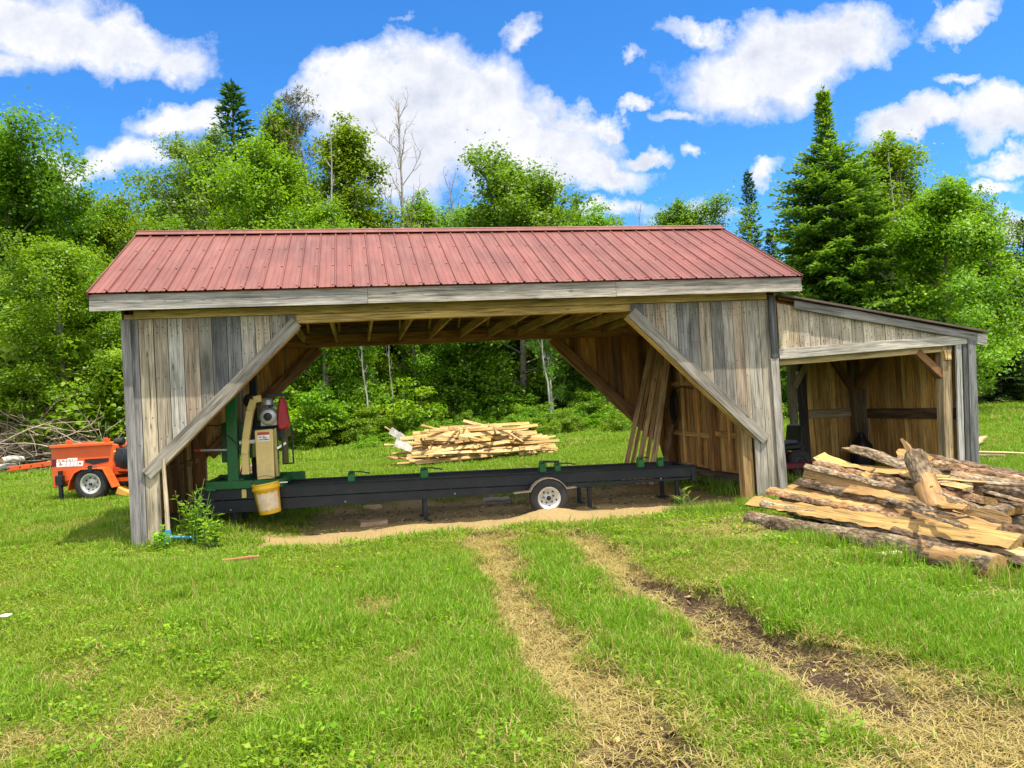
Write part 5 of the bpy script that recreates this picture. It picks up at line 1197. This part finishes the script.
# ------------------------------------------------------------------ scattered cover through geometry nodes (uncountable growth only)
def stuff_scatter(name, protos, P, rot, scl, idx, dry=None, lush=None):
    coll = bpy.data.collections.new(name+'_kinds')
    for i, me in enumerate(protos):
        o = bpy.data.objects.new('%s_%02d' % (name, i), me); coll.objects.link(o)
    me = bpy.data.meshes.new(name); me.vertices.add(len(P)); me.vertices.foreach_set('co', np.asarray(P, np.float32).ravel())
    def fa(nm, typ, dat, key): me.attributes.new(nm, typ, 'POINT').data.foreach_set(key, dat)
    fa('rot', 'FLOAT_VECTOR', np.asarray(rot, np.float32).ravel(), 'vector'); fa('scl', 'FLOAT_VECTOR', np.asarray(scl, np.float32).ravel(), 'vector')
    fa('idx', 'INT', np.asarray(idx, np.int32), 'value'); fa('dry', 'FLOAT', np.asarray(dry if dry is not None else np.zeros(len(P)), np.float32), 'value'); fa('lush', 'FLOAT', np.asarray(lush if lush is not None else np.ones(len(P)), np.float32), 'value')
    o = bpy.data.objects.new(name, me); COL.objects.link(o); tag(o, kind='stuff')
    ng = bpy.data.node_groups.new(name, 'GeometryNodeTree'); ng.interface.new_socket('Geometry', in_out='INPUT', socket_type='NodeSocketGeometry'); ng.interface.new_socket('Geometry', in_out='OUTPUT', socket_type='NodeSocketGeometry')
    N = ng.nodes.new; gi = N('NodeGroupInput'); go_ = N('NodeGroupOutput'); ip = N('GeometryNodeInstanceOnPoints'); ci = N('GeometryNodeCollectionInfo')
    ci.inputs['Collection'].default_value = coll; ci.inputs['Separate Children'].default_value = True; ci.inputs['Reset Children'].default_value = True
    def na(nm, typ): x = N('GeometryNodeInputNamedAttribute'); x.data_type = typ; x.inputs['Name'].default_value = nm; return x.outputs[0]
    lk = ng.links.new
    lk(gi.outputs[0], ip.inputs['Points']); lk(ci.outputs[0], ip.inputs['Instance']); ip.inputs['Pick Instance'].default_value = True
    lk(na('idx', 'INT'), ip.inputs['Instance Index']); lk(na('scl', 'FLOAT_VECTOR'), ip.inputs['Scale'])
    e2r = N('FunctionNodeEulerToRotation'); lk(na('rot', 'FLOAT_VECTOR'), e2r.inputs[0]); lk(e2r.outputs[0], ip.inputs['Rotation'])
    lk(ip.outputs[0], go_.inputs[0])
    m = o.modifiers.new('scatter', 'NODES'); m.node_group = ng
    return o

def blades(seed, n, R, h, w_, lean, mat, flat=False):
    g = np.random.default_rng(seed); V = []; F = []; RN = []; TP = []
    for i in range(n):
        r = R*math.sqrt(g.random()); a = g.uniform(0, 6.28); c = np.array([r*math.cos(a), r*math.sin(a), 0]); H = h*g.uniform(.45, 1.2); az = g.uniform(0, 6.28); d = np.array([math.cos(az), math.sin(az), 0])
        fa = g.uniform(0, 6.28); s = np.array([math.cos(fa), math.sin(fa), 0])*w_*g.uniform(.7, 1.3)/2; l = abs(g.normal(0, lean))+.08
        b = len(V)
        if flat:
            c[2] = g.uniform(.0, .018); e = c+d*H+np.array([0, 0, g.uniform(-.01, .025)]); m = (c+e)/2+np.array([0, 0, g.uniform(0, .012)]); s = np.cross(d, [0, 0, 1])*w_/2
        else:
            m = c+np.array([0, 0, H*.58])+d*H*l*.35; e = c+np.array([0, 0, H*(1-.35*min(l, 1.3))])+d*H*l
        V += [c-s, c+s, m+s*.8, m-s*.8, e]; F += [(b, b+1, b+2, b+3), (b+3, b+2, b+4)]; rv = g.random(); RN += [rv]*5; TP += [0, 0, .5, .5, 1.]
    me = bpy.data.meshes.new('blades'); me.from_pydata([tuple(v) for v in V], [], F)
    me.attributes.new('rnd', 'FLOAT', 'POINT').data.foreach_set('value', np.array(RN, np.float32)); me.attributes.new('tip', 'FLOAT', 'POINT').data.foreach_set('value', np.array(TP, np.float32))
    me.materials.append(mat); return me
GRASS = mat_grass('grass_blade', (.095, .22, .008), (.205, .40, .016), (.34, .25, .09), (.46, .36, .15))
LAWN = [blades(i, 30, .085, .06, .0058, .65, GRASS) for i in range(5)]
LUSH = [blades(20+i, 30, .085, .10, .0064, .5, GRASS) for i in range(4)]
FARG = [blades(30+i, 75, .26, .09, .014, .6, GRASS) for i in range(4)]
MEAD = [blades(40+i, 130, .55, .22, .030, .55, GRASS) for i in range(4)]
STRAWM = [blades(50+i, 16, .10, .09, .0046, .5, GRASS, flat=True) for i in range(4)]
g = np.random.default_rng(99)
def sample(y0, y1, dens, k=.74, pad=1.0):
    A_ = (y1-y0)*(k*(y0+y1)+2*pad); n = int(A_*dens); y = np.sqrt(g.random(n)*(y1**2-y0**2)+y0**2) if y0 > 0 else g.random(n)*y1
    x = (g.random(n)*2-1)*(k*y+pad); return x, y
def scatter_grass():
    X = []; Y = []; K = []; S = []
    for y0, y1, dn, kind, sc in ((2.3, 5.2, 560, 0, 1.), (5.2, 9., 330, 0, 1.15), (9., 14, 150, 0, 1.6), (14, 24, 26, 1, 1.1), (24, 50, 6.5, 2, 1.)):
        x, y = sample(y0, y1, dn); X.append(x); Y.append(y); K.append(np.full(len(x), kind)); S.append(np.full(len(x), sc))
    X = np.concatenate(X); Y = np.concatenate(Y); K = np.concatenate(K); S = np.concatenate(S)
    f = fields(X, Y)
    keep = g.random(len(X)) > np.clip(f['bare']*1.02+f['worn']*.42+f['inside']*1.0+f['leanto']*.9, 0, .992)
    keep &= ~((f['u'] > .12) & (f['u'] < L-.1) & (f['v'] > .0) & (f['v'] < 3.9) & (g.random(len(X)) < .75) & (f['u'] > 2.0))
    keep &= g.random(len(X)) > f['dry']*.3
    X, Y, K, S = X[keep], Y[keep], K[keep], S[keep]
    for q in f: f[q] = f[q][keep]
    z = ground_z(X, Y, f)
    lushn = fbm(X*.9+5, Y*.9, 55); right = sstep(.3, 2.2, X-(.35*(Y-4)))
    lush = np.clip(.12+.75*sstep(.38, .62, lushn)+.75*right-.6*f['worn']-.7*f['dry']-.25*sstep(-1., -5., X)*sstep(14, 9, Y), 0, 1)
    lush = np.where(Y > 13, np.clip(.35+.9*(fbm(X*.25, Y*.25, 66)-.3), 0, 1), lush)
    dry = np.clip(.025+.75*f['dry']+.7*f['worn']+.12*(1-lush)*sstep(.4, .6, f['nf']), 0, .93)
    dry = np.where(Y > 13, dry*.6, dry)
    tall = (lush > .55) & (K == 0) & (g.random(len(X)) < lush)
    idx = np.where(K == 0, np.where(tall, 5+g.integers(0, 4, len(X)), g.integers(0, 5, len(X))), np.where(K == 1, 9+g.integers(0, 4, len(X)), 13+g.integers(0, 4, len(X))))
    hs = S*(.7+.55*g.random(len(X)))*(1-.42*f['worn']-.35*f['dry'])*np.where(K == 0, .8+.4*lush, 1)*(1-.45*sstep(-2.6, -.9, f['v'])*sstep(1.2, 0, f['v'])*sstep(.5, 1.2, f['u'])*sstep(12., 8.5, f['u']))*(1-.62*sstep(1.2, .3, np.abs((X-3.)+(Y-8)*.3)*1.0)*sstep(4.5, 5.5, Y)*sstep(10, 9.3, Y))*(1-.72*sstep(.9, .5, np.hypot(X+4.25, Y-9.35)))
    P_ = np.stack([X, Y, z-.008], 1); rot = np.stack([g.normal(0, .1, len(X)), g.normal(0, .1, len(X)), g.uniform(0, 6.28, len(X))], 1)
    scl = np.stack([S*(.9+.3*g.random(len(X))), S*(.9+.3*g.random(len(X))), hs], 1)
    stuff_scatter('grass', LAWN+LUSH+FARG+MEAD, P_, rot, scl, idx, dry, lush)
    # tall growth round the posts, the pile foot and the wood's edge
    pts = []
    for (px, py), rad, n in (((140, 548), .45, 25), ((205, 536), .4, 40), ((715, 506), .35, 40), ((738, 503), .3, 40), ((770, 500), .35, 50), ((830, 545), .5, 50), ((900, 565), .4, 40), ((980, 585), .4, 40), ((716, 512), .5, 40)):
        c = ground(px, py); a = g.uniform(0, 6.28, n); r = rad*np.sqrt(g.random(n)); pts.append(np.stack([c[0]+r*np.cos(a)*1.3, c[1]+r*np.sin(a)*.7], 1))
    pts = np.concatenate(pts); z = ground_z(pts[:, 0], pts[:, 1]); n = len(pts)
    stuff_scatter('tall_grass', LUSH, np.column_stack([pts, z-.01]), np.stack([g.normal(0, .15, n), g.normal(0, .15, n), g.uniform(0, 6.28, n)], 1), np.stack([np.ones(n)*1.1, np.ones(n)*1.1, g.uniform(1.1, 2.3, n)], 1), g.integers(0, 4, n), np.full(n, .06), np.full(n, .75))
    x, y = sample(2.4, 14, 16); f = fields(x, y); k = (f['worn'] < .25) & (f['inside'] < .1) & (f['dry'] < .4) & (np.hypot(x+4.25, y-9.35) > .8) & (np.abs((x-3.)+(y-8)*.3) > .8); x, y = x[k], y[k]; n = len(x)
    stuff_scatter('long_grass', [blades(70+i, 7, .05, .15, .0055, .45, GRASS) for i in range(3)], np.stack([x, y, ground_z(x, y)-.01], 1), np.stack([g.normal(0, .2, n), g.normal(0, .2, n), g.uniform(0, 6.28, n)], 1), np.stack([np.ones(n)]*2+[g.uniform(.7, 1.5, n)], 1), g.integers(0, 3, n), np.full(n, .14), np.full(n, .6))
    # straw lying in the wheel tracks and worn spots
    x, y = sample(2.3, 9.5, 430, .74); f = fields(x, y); k = g.random(len(x)) < np.clip(f['worn']*.8+f['bare']*.25+f['dry']*.4-f['dark']*.9+.03, 0, 1); k &= f['inside'] < .3
    x, y = x[k], y[k]; z = ground_z(x, y); n = len(x)
    stuff_scatter('straw', STRAWM, np.stack([x, y, z+.002], 1), np.stack([g.normal(0, .12, n), g.normal(0, .12, n), g.uniform(0, 6.28, n)], 1), np.stack([g.uniform(.7, 1.4, n)]*3, 1), g.integers(0, 4, n), np.full(n, .985), np.full(n, .5))
scatter_grass()
# bark chips and crumbs round the mill, tracks and log pile
def chip_mesh(seed, t):
    mb = MB(); gg = np.random.default_rng(seed)
    beam(mb, (-.03, 0, .006), (.03, gg.normal(0, .006), .008), .028, .008, (0, 1, .2), t, segs=2, wob=.004); o = mb.build('chip', WOOD); me = o.data; bpy.data.objects.remove(o); return me
CH = [chip_mesh(i, t) for i, t in enumerate(((.42, .28, .13), (.22, .14, .08), (.5, .38, .2), (.12, .08, .055)))]
def chips():
    xs = []; 
    n = 700; u = g.uniform(1.4, 8.6, n); v = g.uniform(.5, 3.2, n); P1 = np.array(BB)[None]+u[:, None]*UU+v[:, None]*VV; xs.append(P1[:, :2])
    n = 1500; s = g.uniform(-.5, 3.8, n); q = g.normal(.2, .45, n); P2 = PA[None]+s[:, None]*PD+q[:, None]*PN; xs.append(P2[:, :2])
    x, y = sample(2.5, 8, 40); f = fields(x, y); k = (f['bare'] > .4); xs.append(np.stack([x[k], y[k]], 1))
    X = np.concatenate(xs); z = ground_z(X[:, 0], X[:, 1]); n = len(X)
    stuff_scatter('wood_chips', CH, np.column_stack([X, z+.003]), np.stack([g.normal(0, .25, n), g.normal(0, .25, n), g.uniform(0, 6.28, n)], 1), np.stack([g.lognormal(-.5, .45, n), g.lognormal(-.5, .4, n), g.uniform(.6, 1.4, n)], 1), g.integers(0, 4, n))
chips()
# broad leaved weeds and clover in the lawn
def clover():
    gg = np.random.default_rng(5); ms = []
    for q in range(3):
        n = 26; a = gg.uniform(0, 6.28, n); r = .07*np.sqrt(gg.random(n)); C = np.stack([r*np.cos(a), r*np.sin(a), gg.uniform(.02, .07, n)], 1); D_ = unit(np.stack([np.cos(a), np.sin(a), gg.uniform(-.2, .5, n)], 1)); N = unit(np.array([0, 0, 1.])+gg.normal(0, .3, (n, 3))); N = unit(N-D_*(N*D_).sum(1, keepdims=True))
        Ls = gg.uniform(.012, .022, n)*(1+.25*q); ms.append(leaves_mesh('clover', C, D_, N, Ls, Ls*.8, gg.random(n), LEAF_BRIGHT))
    x, y = sample(2.4, 10, 30); f = fields(x, y); cl = fbm(x*1.4, y*1.4, 91); k = (f['worn'] < .45) & (f['inside'] < .2) & (cl > .47); x, y = x[k], y[k]; n = len(x); s = g.uniform(.7, 1.5, n)
    stuff_scatter('lawn_weeds', ms, np.stack([x, y, ground_z(x, y)], 1), np.stack([np.zeros(n), np.zeros(n), g.uniform(0, 6.28, n)], 1), np.stack([s, s, s], 1), g.integers(0, 3, n))
clover()
# distant wood behind the single trees: one mass
def backwood():
    ms = [KINDS[k]['parts'][1][1] for k in ('maple_a', 'maple_c', 'poplar_a', 'spruce_a', 'maple_b', 'bush_c', 'bush_b')]; hs = [13, 12, 15, 15, 12, 4.2, 3.]
    P_ = []; S_ = []; I_ = []
    for i in range(150):
        y = g.uniform(44, 64); x = g.uniform(-.95, .95)*y; k = int(g.choice([0, 1, 1, 2, 3, 4])); px = 512+FPX*x/y
        lim = np.interp(px, [-200, 60, 130, 250, 420, 560, 620, 740, 800, 900, 960, 1024, 1200], [200, 240, 215, 170, 215, 215, 240, 243, 240, 190, 230, 258, 250]); Hh = (at_depth(px, lim+g.uniform(0, 45), y)[2])
        P_.append((x, y, gz(x, y)-.1)); s = Hh/hs[k]; S_.append((s*1.15, s*1.15, s)); I_.append(k)
    for i in range(150):
        y = g.uniform(39.5, 46); x = g.uniform(-.85, .85)*y; k = 5+int(g.random() < .4); s = g.uniform(.8, 1.5); P_.append((x, y, gz(x, y)-.05)); S_.append((s*1.2, s*1.2, s)); I_.append(k)
    n = len(P_); stuff_scatter('woodland', ms, P_, np.stack([np.zeros(n), np.zeros(n), g.uniform(0, 6.28, n)], 1), S_, I_)
backwood()
# weeds along the wood's edge
def edge_weeds():
    x, y = sample(28, 39, 1.6); k = g.random(len(x)) < sstep(28, 37, y)*np.where(np.abs(x+2) < 9, .8, .5)*np.where(x > 12, .25, 1); k &= ~((np.hypot((x+1.), (y-21)*.6) < 4)); x, y = x[k], y[k]; n = len(x)
    stuff_scatter('undergrowth', [KINDS['bush_a']['parts'][1][1], KINDS['bush_b']['parts'][1][1]], np.stack([x, y, ground_z(x, y)-.05], 1), np.stack([np.zeros(n), np.zeros(n), g.uniform(0, 6.28, n)], 1), np.stack([g.uniform(.4, .8, n)]*2+[g.uniform(.25, .6, n)], 1), (g.random(n) < .3).astype(int))
edge_weeds()

# brush heap of cut branches
def brush():
    mb = MB(); gg = np.random.default_rng(4)
    for i in range(420):
        px = gg.uniform(-60, 118); t = gg.random(); hmax = 1.75*math.exp(-((px-35)/62)**2)+.25
        c = at_depth(px, 450, 28.3+gg.normal(0, .7)); c[2] = hmax*t*1.0+.05
        az = gg.normal(0, .7)+(math.pi if gg.random() < .5 else 0); el = gg.normal(.12, .3); ln = gg.uniform(1.0, 3.4); d = np.array([math.cos(az)*math.cos(el), math.sin(az)*math.cos(el)*.7, math.sin(el)]); p = c-d*ln/2; pts = [p]
        for q in range(6): d = nrm(d+gg.normal(0, .13, 3)); p = p+d*ln/6; pts.append(p)
        pts = np.array(pts); pts[:, 2] = np.maximum(pts[:, 2], .03); r = gg.uniform(.010, .032); tube(mb, pts, np.linspace(r, r*.4, 7), 5, caps=False)
        for q in range(3):
            b = pts[int(gg.integers(2, 6))]; e = b+nrm(d+gg.normal(0, .8, 3))*ln*.3; e[2] = max(e[2], .05); tube(mb, [b, (b+e)/2+gg.normal(0, .05, 3), e], [r*.5, r*.4, r*.2], 4, caps=False)
    o = mb.build('brush_heap', BRUSHWOOD); tag(o, 'tangled heap of dry cut branches at the left wood edge', 'brush heap', kind='stuff')
brush()
# weeds by the left post
def weed(px, py, h, ns, lab, seed, leafy=True):
    gg = np.random.default_rng(seed); p = ground(px, py); z = gz(p[0], p[1]); mb = MB(); C = []; Dr = []; Ls = []
    for i in range(ns):
        a = gg.uniform(0, 6.28); hh = h*gg.uniform(.6, 1.1); ln = gg.uniform(.05, .28); b = np.array([gg.normal(0, .06), gg.normal(0, .06), 0]); pts = [b+np.array([math.cos(a)*ln*hh*t*t, math.sin(a)*ln*hh*t*t, hh*t]) for t in np.linspace(0, 1, 6)]
        tube(mb, pts, np.linspace(.006, .003, 6), 5, caps=False)
        for q in range(14 if leafy else 7):
            t = gg.uniform(.15, 1); c = np.array([np.interp(t, np.linspace(0, 1, 6), np.array(pts)[:, k]) for k in range(3)]); az = q*2.4+gg.normal(0, .3)
            C.append(c); Dr.append(nrm((math.cos(az), math.sin(az), gg.uniform(.0, .7)))); Ls.append((.12 if leafy else .2)*gg.uniform(.6, 1.3)*(1.15-.6*t))
    C = np.array(C); Dr = np.array(Dr); Ls = np.array(Ls); n = len(C); N = unit(np.array([0, 0, 1.])+gg.normal(0, .25, (n, 3))); N = unit(N-Dr*(N*Dr).sum(1, keepdims=True))
    e = empty('weed_plant', (p[0], p[1], z), lab, 'weed', 0, 'weeds by the left shed post')
    mb.build('stems', LEAFSTEM, e)
    me = leaves_mesh('leaves', C, Dr, N, Ls, Ls*(.42 if leafy else .1), gg.random(n), WEEDLEAF); o = bpy.data.objects.new('leaves', me); COL.objects.link(o); o.parent = e
WEEDLEAF = mat_leaf('weed_leaf', (.10, .22, .012), (.18, .36, .02), (.30, .47, .05), .4)
LEAFSTEM = mat_simple('green_stem', (.09, .18, .03), .6)
weed(186, 543, .62, 7, 'tall leafy weed right beside the cant hook handle', 1); weed(197, 544, .62, 9, 'bushy weed between the cant hook and the sawmill', 2); weed(206, 543, .75, 7, 'thin grassy weed against the black sawmill track', 3, False)
weed(211, 547, .4, 8, 'low spreading weed at the right of the clump', 4); weed(160, 549, .3, 5, 'short weed at the foot of the cant hook', 5); weed(119, 541, .34, 5, 'pale arching weed left of the shed corner', 6, False)
weed(688, 512, .35, 5, 'spiky grassy weed at the right end of the sawmill', 7, False)
# ------------------------------------------------------------------ light and sky
SUNDIR = nrm(-(UU*-.25+VV*.27+np.array([0, 0, -1.])))     # towards the sun
ELEV = math.asin(SUNDIR[2]); AZ = math.atan2(SUNDIR[0], SUNDIR[1])
sd = bpy.data.lights.new('sun', 'SUN'); sd.energy = 5.0; sd.angle = RAD(.53); sd.color = (1., .93, .80)
so = bpy.data.objects.new('sun', sd); COL.objects.link(so)
so.rotation_euler = Vector(SUNDIR).to_track_quat('Z', 'Y').to_euler(); so.location = (5, -5, 30)

w = bpy.data.worlds.new('World'); SC.world = w; w.use_nodes = True
class WT(NT):
    def __init__(s):
        s.t = w.node_tree; s.t.nodes.clear(); s.out = s.n('ShaderNodeOutputWorld')
k = WT()
sky = k.n('ShaderNodeTexSky'); sky.sky_type = 'NISHITA'; sky.sun_disc = False
sky.sun_elevation = ELEV; sky.sun_rotation = AZ; sky.air_density = 1.; sky.dust_density = .0; sky.ozone_density = 4.
hs = k.n('ShaderNodeHueSaturation'); k.set(hs, Color=sky.outputs[0], Saturation=1.2, Value=1.0, Hue=.5)
SKYS = .125
dirv = k.n('ShaderNodeTexCoord').outputs['Generated']
sep = k.n('ShaderNodeSeparateXYZ'); k.l(dirv, sep.inputs[0])
ycl = k.math('MAXIMUM', sep.outputs[1], .05)
px = k.math('DIVIDE', sep.outputs[0], ycl); pz = k.math('DIVIDE', sep.outputs[2], ycl)
cmb = k.n('ShaderNodeCombineXYZ'); k.set(cmb, X=px, Y=pz, Z=0.)
P = cmb.outputs[0]
def warp(scale, amt, seed):
    x = k.n('ShaderNodeTexNoise'); k.set(x, Vector=k.vmath('ADD', P, (seed, seed*1.7, 0)), Scale=scale, Detail=7., Roughness=.62)
    return k.vmath('MULTIPLY', k.vmath('SUBTRACT', x.outputs[1], (.5, .5, .5)), (amt, amt, 0))
Pw = k.vmath('ADD', k.vmath('ADD', P, warp(3.2, .22, 3.)), warp(11., .09, 8.))
def gno(x, y):
    d = ray(x, y); return d[0]/d[1], d[2]/d[1]
# each cloud puff: pixel centre, half sizes in pixels, tilt in degrees, weight
PUFFS = [(95, 40, 120, 40, 8, 1.), (20, 15, 90, 45, 0, .9), (170, 50, 50, 30, 15, .8), (20, 75, 60, 22, 0, .7), (180, 122, 62, 26, -8, 1.), (140, 170, 60, 18, 0, .5),
         (90, 180, 75, 16, 5, .75), (395, 85, 80, 56, 0, 1.15), (450, 120, 100, 62, 10, 1.2), (400, 150, 85, 50, 0, 1.), (520, 150, 90, 42, 15, 1.1), (352, 100, 46, 50, 0, 1.),
         (580, 178, 75, 20, 10, .9), (570, 130, 50, 20, 25, .7), (520, 40, 34, 20, -35, .75), (605, 133, 28, 12, -10, .75), (640, 105, 18, 10, -25, .7), (640, 158, 36, 11, 0, .75),
         (770, 50, 115, 55, -8, 1.15), (720, 60, 50, 45, 0, 1.), (840, 30, 60, 35, 0, 1.), (690, 108, 34, 11, -5, .7), (700, 12, 40, 14, 10, .6), (703, 142, 14, 9, -30, .6), (635, 50, 14, 8, -30, .35),
         (960, 10, 55, 20, -15, .9), (930, 118, 70, 26, -8, 1.1), (1000, 112, 60, 34, 0, 1.1), (960, 75, 28, 10, 10, .7), (782, 156, 24, 13, -20, .7), (1010, 160, 36, 13, -5, .75), (990, 185, 30, 9, 0, .7),
         (1015, 225, 40, 24, 0, .8), (600, 218, 70, 12, 0, .55), (405, 18, 14, 8, 0, .3), (700, 215, 60, 14, 0, .4)]
fld = None; fup = None
def puff_field(vec, puffs):
    acc = None
    for (cx, cy, rx, ry, tl, wt) in puffs:
        X, Z = gno(cx, cy); X1, Z1 = gno(cx+1, cy); sc = math.hypot(X1-X, Z1-Z)
        mp = k.n('ShaderNodeMapping', vector_type='TEXTURE')
        k.set(mp, Vector=vec, Location=(X, Z, 0), Rotation=(0, 0, ROLL-RAD(tl)), Scale=(rx*sc*1.06, ry*sc*1.06, 1))
        ln = k.vmath('LENGTH', mp.outputs[0])
        f = k.math('MULTIPLY', k.math('SUBTRACT', 1., ln), wt)
        acc = f if acc is None else k.math('SMOOTH_MAX', acc, f, .12)
    return acc
fld = puff_field(Pw, PUFFS)
fine = k.noise(P, 9., 8., .66); fine2 = k.noise(P, 34., 5., .6)
dens = k.math('ADD', fld, k.math('ADD', k.math('MULTIPLY', k.math('SUBTRACT', fine, .5), .85), k.math('MULTIPLY', k.math('SUBTRACT', fine2, .5), .22)))
alpha_f = k.ramp(dens, [(.0, 0.), (.2, .42), (.5, 1.)])
# unseen clouds added over the rest of the sky (behind and above the viewpoint)
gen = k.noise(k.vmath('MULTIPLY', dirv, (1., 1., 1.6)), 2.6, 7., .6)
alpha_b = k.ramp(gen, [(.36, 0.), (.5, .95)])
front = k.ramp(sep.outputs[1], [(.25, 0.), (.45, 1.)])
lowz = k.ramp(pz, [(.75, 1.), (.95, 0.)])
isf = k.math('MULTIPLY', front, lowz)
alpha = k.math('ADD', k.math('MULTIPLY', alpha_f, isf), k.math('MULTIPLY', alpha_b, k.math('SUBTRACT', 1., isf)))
# thick parts go grey-lilac low down, bright at the crests
lum = k.noise(k.vmath('ADD', P, (0, -.03, 0)), 5.5, 6., .6)
fine3 = k.noise(k.vmath('ADD', P, (-.006, .022, 0)), 9., 8., .66)
emb = k.math('MULTIPLY', k.math('SUBTRACT', fine3, fine), 1.7)
core = k.math('MULTIPLY', k.ramp(fld, [(.1, 0.), (.6, 1.)]), k.math('ADD', k.math('MULTIPLY', k.ramp(lum, [(.38, 1.), (.66, 0.)]), .75), emb), clamp=True)
BASES = [(430, 165, 120, 34, 4, 1.), (60, 84, 90, 16, 4, 1.), (160, 146, 60, 16, -8, 1.), (780, 92, 90, 20, -8, 1.), (960, 132, 80, 16, -5, 1.), (385, 120, 50, 40, 0, .7)]
bas = puff_field(Pw, BASES)
core = k.math('MAXIMUM', core, k.math('MULTIPLY', k.ramp(bas, [(.0, 0.), (.7, .8)]), k.ramp(lum, [(.25, 1.), (.7, .35)])))
ccol = k.mix(core, (.62, .62, .63), (.37, .40, .48))
skc = k.mix(1., hs.outputs[0], (.50, .84, 1.06), 'MULTIPLY')
bg1 = k.n('ShaderNodeBackground'); k.set(bg1, Color=skc, Strength=SKYS)
bg2 = k.n('ShaderNodeBackground'); k.set(bg2, Color=ccol, Strength=k.math('ADD', 1.0, k.math('MULTIPLY', k.math('SUBTRACT', 1., isf), .9)))  # unseen clouds made brighter as added fill light for the shed mouth
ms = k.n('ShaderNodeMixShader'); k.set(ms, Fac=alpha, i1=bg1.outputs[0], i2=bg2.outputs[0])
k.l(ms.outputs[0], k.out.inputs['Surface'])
